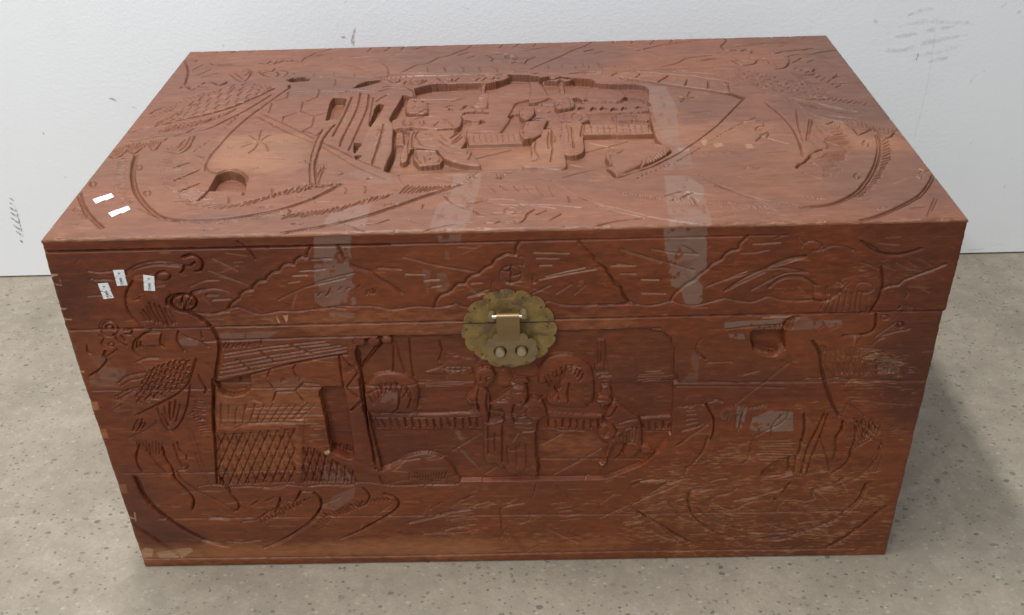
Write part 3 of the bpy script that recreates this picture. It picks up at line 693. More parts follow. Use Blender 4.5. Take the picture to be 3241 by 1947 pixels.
g .9 1|186.6 247.3 183.2 267.6 182 286
g .9 1|187.6 247.2 192.6 262.5 199.6 268.8
g .9 1|188 245 193.8 248.1 202 244.1
g .9 1|187.5 245 196.9 237.8 204.8 217.1
g .9 1|186.7 242.9 185.4 227.7 180.5 213
g .9 1|185.2 245.1 176 241.3 167.6 232.2
g .9 1|184.8 247.4 177.8 245.6 171.5 249.1
gl .8 .6|207.1 246 222.3 242.9 238 237.5
gl .8 .5|150.1 208.5 176.6 202.8 232 193.3
gl .8 .5|153.3 202.9 195.6 197.5 230.7 190.5
h 4 .8 .6|220.6 251.8 225.1 252.4/219.6 247.4 224.1 248
h 4 .8 .6|199.6 170.8 206.3 172.4/198.8 166.8 204.5 168.5
h 4 .8 .6|150.4 229.8 156.9 225.1/151.1 234.1 156.8 229.4
p .5 .6 carved_bird|30.8 317.1 46.6 342.9 59.9 387.8 70.7 408.2 88.6 434 103.5 449.6 122.3 458.3 148.7 451.7 166.2 439.2 166.2 417.3 146.5 386.9 120.2 363 87.9 335.2 63.6 317.4
f 4 11 1 1.2|163.1 442.2 122.3 458.3 88.6 434 64.6 392.7 49.2 347.7 34 319.3/167.3 433.6 150.9 403.4 130.6 377.6 103.2 351.5 66.5 327.8 36.6 310.5
S 4 2.6|168.8 436.3 157 412.6 144.7 394.9 130.8 376.6 103.6 350 66.8 326.8 35.3 308.7
S 3 2|191 436.3 182.7 416.1 173.8 390.1 157 339.4 144 287.6 137.3 238.4 133.9 208.6 134.4 180.5 142.9 163.1 154.6 154.6
S 3 2|169.4 411.7 158.9 384.9 142.8 350.3 126.2 321.9 108.1 294.5 79.1 282.4 47.9 273 18.4 259
h 26 .9 .9|46.2 278.6 76.2 292.8 102.9 314.8 125.1 342.6/55.2 313.1 90.5 325.3 115.1 343.2 133 367.2
g 1 1.1|90.4 296.6 82.7 283.1 70.6 272.4
g 1 1|5.3 288.1 31.5 295.7 59.3 298.6 76.1 307
g .9 .9|-3.3 279.4 17.8 296.6 34.5 305
h 9 1 1.2|3.3 215 4.6 238.6 15.3 251.1/13.2 207.2 18.3 224.8 21.6 237.6
g 1.2 1.4|2.8 213.7 13.6 205.9 19.3 216.2 20.8 234.1
h 8 1 1.2|15.3 251.1 27.2 254.9 40.5 254/29.6 224.1 34.2 232.4 39.5 245.2
g 1.2 1.4|19.2 233.3 32.8 219.6 38 232.2 41.9 249.5 42.4 253.9
h 6 1 1.2|42.2 260.6 61.8 263.9/53 231.3 55.1 248.7
g 1.2 1.4|42.8 249.4 55.9 227.7 58.5 237.5 57.6 253 63 266.1
g 1.1 1.3|71.7 223.7 91.9 217 99.6 235 97.4 270.8
g 1 1.1|73.8 229.2 89.4 225.7 93.4 244.2 92.3 268.8
g 1 1.1|76 234.3 84.7 235.9 85.9 251.2 89.1 260
h 8 .9 .9|70.4 234.6 85.3 246.9/79.7 227.6 94.6 233.2
h 12 .9 .9|109.4 219.4 120.5 253.6 127.2 294.2 139.8 346.5/111.4 232.1 117.9 249.3 129.9 275.5 138.5 326.9
h 10 .9 .8|152 335.8 164.9 375.2 172.4 416.9/158.7 340.3 169 374.9 176.5 416.6
g 1.1 1.2|133.7 209.5 128.6 201.4 113.5 210.6
g 1.1 1.3|110.7 187.9 122.5 177.1 134.3 172.4 138.2 164.2
p .6 1.4 carved_claw|108.6 189.3 120.9 183.3 129.8 203.4 134.2 207.3 134.6 179.7 138.4 160.2 131.1 164.6
gl 1.2 1.8|97.1 176.5 110.7 187.9
gl 1.2 1.8|107.4 140.5 120.2 153.4 130.6 166.6
gl 1.2 1.8|121.6 111.4 132.2 122 140.7 129.9
gl 1.4 2|155.7 108.9 152.9 95.2 149.9 87.4
h 10 .9 1.2|77.4 210.6 75.3 196.1 76.6 179.7 84.5 159.2/102.4 205 104.7 190.3 104.6 178.1 115 159.5
h 16 .9 1.2|83 155.4 93 139.3 105 116 122.4 96.7 137.3 85.2/118.4 153.5 125.6 133.7 141.8 117.8 155.6 104.2 171.6 87
g 1 1.1|184.1 93.6 188 77.4
g 1.1 1.2|89.1 496.7 103.7 475.1 114.6 464.5 120.9 473.8 120 506.1 108.2 520.2
g .9 1|95.3 502.1 108.1 483.5 114.4 474.3
g .9 1|106.9 507.1 112.1 512.7 117 500.4 113.2 488.9
g 1.2 1.5|131.2 504 143.2 487.7 155.1 480.9 164.3 487.8 159.1 502.9
g 1.1 1.3|130.2 508.2 138.3 510.6 150.5 503.6 153.9 518.3
g 1.1 1.3|165.1 483.6 175 486.9 175.9 498.6 164.4 508.5
g 1.1 1.3|138.7 498.6 146.1 504
g 1.1 1.4|58.5 458.6 61.5 466.9 73 463.2 84.4 451 93.2 466.2
g 1.3 1.6|84.7 449.9 91.5 456.1 93.2 466.2
g 1 1.1|30.1 443.9 32 452.2 44.2 445.7 54 447.7 69.6 443.7
g 1 1|35.4 432.5 43 434.7 57.8 433.6
g 1 1|39.1 448.8 48.6 437 56.8 453.1
h 9 .9 .8|37.3 389.4 54 409.4 81.6 429/46.4 378.4 63.8 403.4 87.9 420.4
h 8 .9 .8|16 340.1 26 359.4 38.3 379/21.6 334.8 37.1 348.6 47.4 368
g 1.2 1.3|14.9 350.1 17.9 359.9 25 369.6
g 1 1|69.8 427.2 103.3 432.9 111.2 443.4
g 1 1|1.7 564.9 15.7 532.6 25 501.7 32.5 457.8
g 1 .9|7.8 555 23 513.8 33.8 460.5
gl 1 1.1|28.4 519.4 38.5 543.1
gl 1 1.1|41.9 497.5 56.4 520.2
gl 1 1.1|51.1 486.8 71.2 504
gl 1 1|21.6 556.9 24.7 566.2
gl 1 1|69.4 592.6 78.9 604.9
gl 1 1|44.5 593.4 50.4 606.1
gl 1 1|97.6 592.1 109.5 604.2
gl 1 1|128.3 600.6 135.7 608.6
gl .9 .7|64.7 566 90.3 570.2
gl .9 .7|205.8 566.7 217 578.6
gl .9 .7|231.3 558.2 243.6 563.5
g 1.1 1.5|47.8 545.4 56.1 538.5 59.8 541.3 67.7 535.7 73.2 540.2 85.3 534.9 97.6 538.2
g 1.1 1.5|125.4 540.9 136.9 538.1 141.3 548.2 149.8 549.4 147.9 537.1 141.7 535.8 152 538.7 160.5 550.4 167.9 546 175.2 553.5
s 2.4 2.2|230.3 604.9 219 591.4 204 581.7 198.4 569.3 191.6 560.3 188.1 543.1 176.1 547.2 162.1 551.5
s 2.4 2.2|447.5 598.9 438.4 582 425.9 568.9 413.8 554.1 397.2 544.2 383.7 523.8 367.4 516 358 502.4 348.7 490.1 328 488.2
s 2.4 2|635 599.3 618.7 577.8 605.3 566.1 587.3 542.4 572 525.1 557 508.2 538.1 487.7
g 1.1 1.5|468.7 553.8 481.1 534 479.1 526.2 494 522.5 506.8 513.6 517.3 518.7 527.8 510 533.1 525.3 545.8 539.1
e .9 1|508.6 537.9 518.2 537.1 508.5 548.5
e .9 .9|508.6 537.3 513.3 536.9 508.6 542.2
g .9 1|484.9 552.4 497.7 555.7 504.2 553.9
h 6 .9 1|382.8 508.7 439.8 507 509.1 492.5/386.9 483.5 443.1 480.2 517.5 474.2
h 5 .9 .9|565.2 499.7 641.9 499.4/565.3 483.2 642.2 478.7
h 4 .9 .9|184.7 500.9 274.8 493.7/189.2 482.9 279.8 472.9
gl 1 1|284.8 580.5 289.5 599.7
gl 1 1|312 583.3 319.6 601
gl 1 1|335.9 586.4 342.1 603
gl 1 1|355.8 586 375.6 600
gl 1 1|489.6 584 495.9 599.9
gl 1 1|512.5 585.3 521.2 600.9
gl 1 1|541.9 585.9 547.5 600.6
gl 1 1|426.7 554.2 443.4 566.8
gl 1 1|440.3 540.6 453.8 550.7
gl 1 1|619.8 556.6 635.3 566.7
gl .9 .8|525.6 566 569.1 583.5
gl .9 .8|211 566.3 227.7 579
gl .9 .8|233.3 556.8 247.5 564.5
gl .8 .7|264.1 555.5 345.5 567.6 379.6 577.4
g 1 1|194.4 530.2 221.6 521.9 264.1 509.4 304.6 491.3
g .9 .9|222.3 531 258 522 290.7 501.3
g .9 .9|315.6 523.3 323.7 507.5 329.1 477.6
G 1.1 1.7 2.2|37.5 215.1 44.6 181.5 57.1 141.2 72.6 106.5 91.9 76.1 112.5 51.5 130.2 40.6 158.8 35.9 190.4 37.8 220.5 45.8 250.1 58 278.8 78.2 299.5 102.3 310.9 120.2
h 24 .9 1.2|28.6 215.6 35 182 46.4 141.8 59.3 107.2 74.8 82.9/20.5 209.7 25.6 176.5 35.5 140.5 50.9 102.1 62.3 85.3
h 26 1 1.3|137.3 85.2 164.1 77.5 190 72.7 219.7 86.4 248.5 107.8 276.3 121.2 308.4 120.3/124.3 84 154.3 70.9 180.1 62.7 212.5 70.9 241.1 90.7 268.3 104.6 298.1 111.2
h 20 .9 1.1|81.6 72 115.6 46.3 167.8 32.2 213.4 41.7 258.5 56.5/106.4 50.1 142.1 32.7 189.8 27.2 233.5 37.4 275.2 53.3
g 1.2 1.4|257.9 43 263.1 49.5 260.7 57.5
G 1.1 1.6 2|3.1 110.1 13.8 87.7 28.7 62.3 41.6 44.7 60.7 22.2
h 9 .9 .8|10.6 66.7 31.6 45.1/13.5 77.1 35.8 51.7
g .9 .8|3.7 33 16.2 34.1 29.7 32.5
e 1 1.1|53.3 177.7 56.9 177.5 50.9 185.2
e 1 1.1|84.9 106.7 88.7 106.5 82.8 113.4
e 1 1.1|11.2 134.1 14.9 133.9 8.6 141.5
g .9 .9|226 65 233.5 68.1 240.5 65.3 232.9 62.9 226 65
g .9 .9|270.6 22.5 275.5 25.6 282.3 23 276.6 20 270.6 22.5
g .9 .9|176.1 12.9 185.1 14.4 190.1 13.2 181.2 11.3
gl .9 .9|265.3 89.5 286 84.2
gl .9 .9|231.1 111.3 234.2 94.7
g .9 .9|288.1 152 309.5 146.9
h 7 .8 .7|261.5 119 274.4 122.1/264.2 113.3 278 116.3
G 1.1 1.8 2.4|262.5 2.7 297.8 13.2 327.2 24.9 356.5 41.4 385.9 62.4 416.2 84.8 439.5 101.6 452.9 111.9
h 26 1 1.4|266.4 47.7 290.9 54 326 66 351.2 83.4 376.3 92.9/256.2 34.1 281.6 38.5 316.4 49.3 341.4 65.3 365.8 77.4
h 14 1 1.4|392.1 116.6 407.4 112.1 427.4 110.3 450.4 111.7/382.4 89 398.7 89.2 417.7 96.2 441 104.1
h 30 .9 1.1|233.5 98.4 264.3 111.4 288.1 119.5 309.7 121/229.1 87.8 258.6 97.1 281.2 110.6 302.2 115
g 1 1.2|329.8 18.2 338.3 13 345.4 6.3 352.7 3.7
g 1 1.2|348.7 16.7 362.4 18.4 372.6 24.4 377.7 28.4
g 1.1 1.2|435.9 80.9 441.6 66.6 453.5 54 466.6 44.9
g 1.2 1.4|469.8 44.1 474.8 36.1 482.7 33.4
g .9 .9|416.8 -0.1 431.5 7.2 449.5 13.4 472.5 16.6
g .9 .9|316.2 110.6 320.1 101.2 319 94
g .9 .9|340 113 342.3 101.9 341.9 94.6
g .9 .8|368 65 377.3 68
h 4 .9 .8|369.9 62.5 382.3 66.7/367 59.9 379.3 64.5
gl .9 .8|397.5 25.6 415.6 14.3
gl .9 .7|426 40.1 441 26.2
g 1 1|412.3 62.8 411.6 52.6
h 6 .8 .7|305.4 149.1 310.3 150.8/304.5 144.1 308.4 146.2
h 6 .8 .7|339.9 133.7 346.4 135.3/338.8 129.2 343.8 129.7
gl .9 .9|287.5 73.5 305.3 74
h 8 .9 1|455.7 138.9 465.6 142.2 469.6 126.7/461.4 123.4 462.8 130.9 460.7 138.6
h 9 .9 1|492.7 136.9 504.4 136.2 506.2 124.8/498 121.4 499.4 132.7 494.6 125.4
g 1 1 .3|464.3 134.6 473.9 147.6 492.3 150.4 511 145.5
g 1 1 .3|506 140 519.4 145 532.8 138.5 544.3 126.5 555.8 118.3
h 6 .9 1|485.2 107.3 506.5 106.1 553.8 101.8/493 88.7 516.5 87.5 559.6 71.2
g 1 1|576.4 73.8 577.4 58.2
gl 1 1|462.7 61.4 481.5 68.1
gl .9 .7 .4|484.7 69.7 500.6 70.6 515 66.4
e .9 .7 .4|510.6 41.1 516.8 40.8 510.5 48.8
g 1.1 1.2|483.3 15.1 494.1 14 500.1 18.5 507.9 14 521.6 14.3 527.8 25.4 529.3 33.6 537.9 44.8
g .9 .9|515.5 17.8 523.2 7.9
gl .9 1|539.4 31.4 551.2 40.8
gl .9 1|553.8 17.7 567.2 31.8
g .9 .6|464.9 83 497.7 57 545.1 54.6 588.7 45.7
g .9 .8 .5|559 118.2 571.5 95.5 589.7 69.7 615.1 49.5
gl .9 .6 .5|490.4 37.1 521.5 38.9
g .9 .6 .6|519.9 57.6 541.9 51.4 560.6 43.7
g 1 1|584.7 74.4 607.9 52.8 634.4 37.6 656.7 22.9 682.4 11.4 706.3 3.5 723.6 0.9
g .9 .9|607.6 48.8 633.8 29.8 654.6 19.2
g 1 1|601.3 0.8 623.4 11.1 656.2 17.2
h 16 .9 .9|637.5 77.9 661.4 72.6 680.7 61.3/642.3 67.4 664.2 62.2 682.6 53.2
h 14 1 1.1|689.7 58.9 709.3 68.1 720.8 57.3/698.7 42.4 715 41.6 725.3 37.2
h 20 .9 .9|731.2 52.8 745.7 52.1 771.5 42.8 794 37.8/737.8 36.5 760.8 33.5 781.7 29.8 801 27.7
g 1 1.1|731.5 120.3 743.8 100 757.6 80.1 767.3 71.3
gl 1 1.1|704.5 66.3 716 76
g .9 .9|685.3 69.3 705.1 78.7 719.4 73.8 740.9 68.6
G 1 1.6 2.2|966.6 220.6 961.1 193.3 951.3 163.4 936.1 127.9 919.3 96.8 902.1 71 883.8 52.6 864.7 40.2 846.5 35.5 829.4 35.7 813.8 42.7 795.2 50.6 775.7 62.8 760.7 78.3 746.7 92.4
h 20 1 1.2|964.7 198.9 957.7 170.5 944.8 134.5 930.4 107.2 914 82.6 894.4 55.9/977.2 211.9 971.9 173.5 960.9 146.3 946.7 123.8 931.4 95.2 907.5 61.6
G 1 1.5 2|998.4 106.3 984.7 82.3 966.8 57 947 39 925.1 22.5 901.4 7.6 886.3 1.5
h 10 .8 .7|971.4 63.2 962.2 52.5/972 58.4 963.8 48.6
h 14 .9 1.1|901.6 216.7 895.6 205.1 894.8 195.4 889.4 186/931.3 222.8 931.2 206.9 927.3 195.3 922.8 184
h 18 .9 1.1|889.8 174.6 876.3 156.7 866.9 146.2 877 127.6 871.4 110.4/920.1 176.6 913.9 161.9 907.9 147.5 900.4 129.9 889.2 109.4
g 1.4 1.8|847.2 133.6 851.3 141.6 858.5 146.7 863.9 155.5 868.7 160.8 871.6 170 881.5 178.9 889.5 183
gl 1.5 1.8|872.3 192.5 878.4 201.5
g 1 1.1|885.8 306.7 880.9 280.6 876.1 251 871.9 206.6
gl 1 1.2|896.5 277.4 886.1 242.1 876.1 209.5
gl 1 1.2|899.8 275 888.8 241.9 877.6 210.2
p .6 1.2 carved_claw|867.2 206.9 880.7 210 884.8 186.3 895.3 197.3 895.7 185.7 883.4 180.6 867.2 164.6 865.1 176
g 1 1|850.6 336.6 861.8 289.7 867 250.8 866.6 218.9 864.2 187.5 861.5 166.8
g .9 1|881.2 171.3 893.1 168.7 906.2 167.9
g .9 1|866.1 146.2 877.7 136.5 890.6 133.3
g .9 1|852.1 121.2 860.7 109.3 869.2 100.9
g .9 1|891.7 229.4 895.9 213 912 194.3
g 1.2 1.4|943.4 222.9 951.1 227.7 959.7 235.3 966.7 246
g 1.1 1.2|966.7 246 970.3 232.5 970.9 212.3
g 1.2 1.4|970.9 212.3 981.3 214.9 991.9 229.1 997.4 220.7
h 14 .9 .8|937.3 268.2 960.6 262.4 983.7 239.9 998.1 239/941.6 246.8 958.7 237.4 977.5 223.9 989.7 227.2
g 1 1.1|925.3 266.8 935.3 260.6 941.6 246.8 943.5 226.1
g 1.1 1.3|913.5 259.1 919.4 263 923.7 266.9
g 1.1 1.2|899.6 249.5 902.2 232.8 913.2 224.8 927.6 230.4
g 1 1|905.5 253.3 909.6 236.4 920.8 235.7 929.9 239.2
h 8 .9 1|916.7 258.9 927.6 256.1 929.3 243.4/917 240.1 925.6 241.6 928.8 235.2
p -.8 .4 carved_feather|884.9 350.6 911.5 336.9 938.5 313 969.3 300.9 964 275 933.9 281.3 920.1 293.2 895.9 306
g 1.1 1.2 .5|884.9 350.6 909.6 336.1 925.8 324.3 938.6 313.4 964.1 300.4
g 1.1 1.2 .3|884.6 341.2 892.5 306.3 904.7 285.5 921.4 271.4
g 1 1 .6|918.4 293.4 934.8 284.8 962.4 275.1
h 16 .8 .6|890.7 329.1 914.7 313.7 943.8 293.8/901.9 333 925.4 315.3 960.4 292.7
p .5 .6 carved_bird|828.2 463.7 844.9 473.1 859.5 450.4 877.6 438.4 899.1 426.3 918.6 399.3 938.7 377.9 939.9 346.6 910.6 340.7 888.9 369.5 866 388.3 839.3 420.6 826.5 442.5
f 4 11 1 1.1|834.7 468.5 860 453 883.1 438 907 420.5 927.5 398.6 945.1 367.7/827.5 426.7 850.1 399.5 871.1 378.1 894.3 361.8 910.9 341.6 931.4 340.2
g 1.1 1.2|834.7 502.8 841 483.3 851.7 479.7 866.3 486.8 872.4 504.2 863.2 511.7
g 1 1.1|836 498.8 847.8 500.6 858.1 494.1
g 1.1 1.2|891.5 461.2 903.7 465.6 915 483.8 919.4 505.8 914.5 517.6
g 1 1|880.1 509.2 886.6 503 886 480.7
g 1 1|881.7 497.7 891.9 491.3 895 469
h 7 .9 .9|908.9 446.4 911.7 425.3 916.9 399.4/918 445.7 924.9 419.1 928.6 403.5
g 1.1 1.4|920.9 433.9 930.2 434.2 942.9 437.4
g 1.3 1.8|935.9 446.9 941.9 449.1 946.1 456.8
g 1.1 1.3|962.8 421.3 969.2 428.5 972.2 433.5
g .9 .8 .6|961.3 418.8 977.7 426.3 997.4 424.7
gl 1 1|919.7 483.4 938.8 505.3
gl 1 1|941.6 484.4 953.8 496.1
g .9 .9|959.1 502.5 968.2 484.9 975.8 462.4
s 2.4 2.4|999.3 533.5 983.1 530.2 968.2 524.5 955.2 518.7 932.2 519 915.6 509
g 1.2 1.6|897.3 527.8 904.7 526 916 533.7 923.8 534.2 936.3 537.8 948 538 956.7 541.9 963.9 543.6
g 1.1 1.4|830.5 548.3 837.8 544.7 851.9 546.4 857.6 534.1 866.6 530.4 872.1 538.7 865.6 546.4 853 541.6 845.8 545.7
g 1.1 1.2|843.2 602 839.2 583.7 829.2 565.1 830.5 548.3
gl 1 .8|852.4 561.2 896.2 572.4 946.2 574
gl .9 .7 .5|956.7 585.3 968.4 601.7
gl .9 .7 .5|908.8 595.9 919.4 608.8
gl .9 .7 .5|935.8 590.3 943.7 604
S 2.6 2.2|830 466.9 800.2 474.1 759.4 472.7 730.4 470.2 689.5 468.1 651.1 467.8 620 470.3 595.7 465.4
s 2.2 2|810.2 524.2 790.2 521.5 769.6 513.9 752.5 494.1 730.7 483.3
g 1 1.1|790.3 505 818.4 513.4 839.4 508
g .9 .9|683.9 574.7 714.7 553.1 733 525.7
gl .9 .8|699.6 552.9 742.7 579.5 797.9 593.9
gl .9 .9|620.7 557.5 635.1 567.6
gl .9 .9|635.3 548.8 649.5 555
gl .9 .9|722.7 582.8 735.3 605.1
gl .9 .9|753.8 587.7 762.5 606.6
gl .9 .9|694 589.2 700.7 606.7
gl .9 .9|666 591.8 670.8 604.6
h 4 .9 .9|615.9 510.4 682.4 497.8/616.1 489.2 686.6 476.5
gl .9 .8|790.2 504.3 812.5 506.7
pp .2 0 carved_roof|626.7 460.9 686.9 465.6 728.8 455.4 769.7 442.8 817.1 417.5 811.6 377 754.8 401.2 715.7 422.2 666.3 447
pp -3.2 0 -|666.1 444.4 715.4 419.6 754.5 398.7 810 374.7 811.2 370.9 785.9 378.9 751.4 392.7 714.6 411.9 665.5 436.5
gl 1 1.3|610 462.2 643.3 458.2 666.2 445.7 715.7 422.2 754.8 401.2 810.7 375.9
gl 1 1.3|686.9 465.6 728.6 454.1 769.5 441.5 804.1 423.1 817.3 415.6
gl 1 1.2|663.9 462.7 653.7 453.4
gl 1 1.2|695.5 455.4 687.1 441.4
gl 1.2 1.4|734.7 445.6 718.2 423.9
gl 1.2 1.4|759.7 429.1 753.2 406.4
gl 1.2 1.4|787.2 418.6 783.1 393.4
gl 1.2 1.4|813 413.3 810.7 378.9
h 12 .8 .5|729.8 464.8 776.2 455.7 817.3 432.5/762.6 460.1 798.5 447.2 818 422.6
pp -7.5 0 carved_window|783.4 380.4 812.1 373.3 827.5 356.4 820.8 348.5 808.4 365 784.6 370.4
gl 1 1.2|828.4 357.5 817.2 338.1 804.7 315.9 774.7 262.6 743.1 217.9 713.9 180.3 678.1 144.8 635 120.2
h 16 .8 .9|829.7 287.2 794.6 256 758.1 215.5/825 284.8 789.6 251 755.8 213.1
h 16 .8 .9|744.2 196.4 707.2 158 660.1 119.7/739.5 191.8 702.6 152.6 657.9 116.3
g .9 .9|749.3 359.1 744.2 371.6 738.6 381.2
g .9 .9|749.3 359.1 752 371 757 382.9
g .9 .9|749.2 357.9 758.6 361.4 766.4 360.9
g .9 .9|749.2 357.9 754.4 346.8
g .9 .9|746.9 358.1 738.6 353.9
g .9 .9|747.8 361 739 365.9
g .9 .9|746.7 356.3 738.6 345
h 4 .9 .8|730.3 313.6 727.9 294.1/784.1 309.9 772.6 291.1
h 4 .9 .8|746.8 186.5 743.7 178.5/813.1 187.4 804.5 173.5
h 4 .9 .8|783.2 142.1 785.9 135.1/813.5 138.1 808 129.4
h 2 .9 .8|808.4 275 828.1 290.1/812.3 273.1 831 288.2
g 1 1|827.2 273.7 834 276 834 259.8 826.3 257.7 820.8 244.8 830.5 246.8
g 1 1|823 229.2 836.2 238.6 830.1 223.6 824.6 226.5 814.7 212
g .8 .5 .7|829.7 221.1 838.2 213 852.2 202.2
e 1 1|946.2 197.4 949.8 197.2 948.6 206.2
e 1 1|911 108.3 914.3 108.1 912.7 114.8
g .9 .7 .5|985.8 124 990 119.3 983.6 110.9 990.5 114.9 999.2 118.8
g .9 .8 .3|977 104.7 981.4 98 987.2 110.7
gl .9 .8|980 48.4 957.7 6.9
gl .9 .8|982.8 46.3 966.4 17.9
gl .9 .8|946.3 26.5 962.6 27.7
h 4 .9 .8|841.6 57.4 855.5 54.6/844.3 53.2 858.2 50.5
h 3 .9 .8|909.2 26.4 921.9 33.5/912.1 24.3 922.5 29.6
gl 1 1|942.8 -1.7 971.2 0.7 997.5 -3.1
gl 1 1|947.9 -7.5 978.9 -7 996 -9.7
t .62|697 409.5 725.3 404.1 731.3 322.1 720.2 215.3 728.8 202.3 727.2 138.4 710.1 133.9 691.2 135 691.7 151.9 713 198.3 698.3 221.7 698.4 290.5
t .7|690.3 122.5 717.8 118.8 731 90 726.7 0.7 681 -0.9 686 75.5
t .6|717.8 195.6 733.1 204.5 728.5 185.2 718 181
t .65|442 143.5 474.9 141.7 475.2 109.6 465.9 25 461.6 2.1 422.6 3.8 427.7 60.4 441 77.1
t .65|311.5 55 353.3 66.8 351.9 10.1 304.5 20
t .5|316.7 154.3 342.1 156.8 367.9 139.9 370.4 117 346.9 118.3 316.6 142.7
t .35|323.6 304.9 333.3 318.6 347.8 308.1 356.6 274.8 359 230.1 355.8 172 328.3 210.6 330.5 249.4
k .5|240.4 273.1 251.8 261 249.2 194.4 242.2 139 231.9 139.5 235.2 211.9
k .35|127.3 271.1 199.6 264.3 237.1 242 245.9 194.6 169.7 233 130 209.7
b .62|129.2 271 172.3 270.6 232.6 266.8 247.7 254.6 248.2 154.2 185.5 163.6 142.2 176 137 217.7
b .4|361.7 230 410.2 160.9 458.2 158.2 529.5 219.7 575.2 216.9 573.2 151.8 495.7 150.2 446.2 128 377.7 143.2
b .5|890 280 937.3 268.2 941.6 222.2 964.2 216.7 988.9 219.2 999 179.4 955.4 174.4 922.6 180.2 926.8 227.2
b .3|589.4 297.9 696.1 279.7 844.4 275.3 827.2 208.7 729.1 204.7 586.6 223.5
W .45|716.1 198.1 730.1 197.3 727.9 187.7 716.6 185.9
W .45|747.3 218.6 754.8 220.7 751.3 203.4 747.1 202.7
W .45|798.8 203 807.1 203.9 807.1 192.6 799.5 189.7
W .45|759.9 206.8 771.5 209.6 773 199.6 762.2 195.3
w .8|595.4 456.6 730.7 472.9 816.4 413.1 811.2 382 710.9 421.2
w .6|5.2 -3.9 10.8 22.8 96.2 6.1 338.7 -1.3 339.8 -9.2 98.8 -1.9
w .5|577.9 -5.5 684.7 0.8 842.4 -0.8 1001.6 8.6 993.9 -13.2 841.1 -6.3
w .6|726.4 45 830.6 24.3 877.3 -0.5 720.6 4.8
w .5|699.6 312.9 729.9 310.8 706.6 186.5 692.6 207
w .5|457.1 76.3 615.8 61.4 611.7 -4 460.7 5.9
w .3|878.4 433.1 972.3 405.2 989.2 336 936 330.5 877.3 382.5
w .4|1007.9 331.5 1008.9 197.5 999 1.3 977.2 13.5 982.3 174.9
gl .9 .8|-8.5 429.9 141.3 422.5 316 413.2
gl .7 .5|825.3 401.3 1009.8 396.8
k .45|984 598 1001.5 528.1 1004.5 248.6 978.4 229.5 908 276.4 863.5 371.9
k .4|882 166.6 1000 169.1 996.2 43.6 920.2 27.8 859.3 70.8
k .4|175.2 484 324.2 466.5 316.4 427.9 191.7 399.4
k .35|308.7 603.3 649.4 592.7 642 475.8 509.3 474.9 342 494.2
k .3|742.4 393.4 826 350.5 780.7 274.1 735.7 288
h 12 .8 .9|941.6 246.8 958.7 237.4 977.5 223.9/937.3 268.2 960.6 262.4 978.5 244.4
h 12 .8 .9|44.1 285.6 71 297.9 102.9 314.8/51.5 299.1 80.7 311.5 109.7 333.7
g .9 1|867.9 398.1 880.4 362.9 893.7 342.9
g .9 1|847.4 414.9 857.8 374.2 875 353.7
h 9 .8 .9|914.8 456.6 936.9 423.3 955.6 381.5/924.5 466.6 947.7 438.1 968 395.5
h 8 .8 .9|934.8 339.9 952.9 329.3 975.8 318.5/945.6 348.5 965.4 337.7 985 327
S 5 1.6|966.6 220.6 961.1 193.3 951.3 163.4 936.1 127.9 919.3 96.8 902.1 71 883.8 52.6 864.7 40.2 846.5 35.5 829.4 35.7
s 5 1.6|37.5 215.1 44.6 181.5 57.1 141.2 72.6 106.5 91.9 76.1 112.5 51.5 130.2 40.6 158.8 35.9 190.4 37.8 220.5 45.8
S 4 1.6|884.9 350.6 895.9 306 911.5 278.5 930.5 267.8 940.9 250.2 943.2 225.3
S 4 1.4|850.6 336.6 861.8 289.7 867 250.8 866.6 218.9 864.2 187.5
s 3 1.4|915 483.8 905.8 467.1 891.5 461.2
s 3 1.4|872.4 504.2 866.3 486.8 851.7 479.7 841 483.3 834.7 502.8
"""
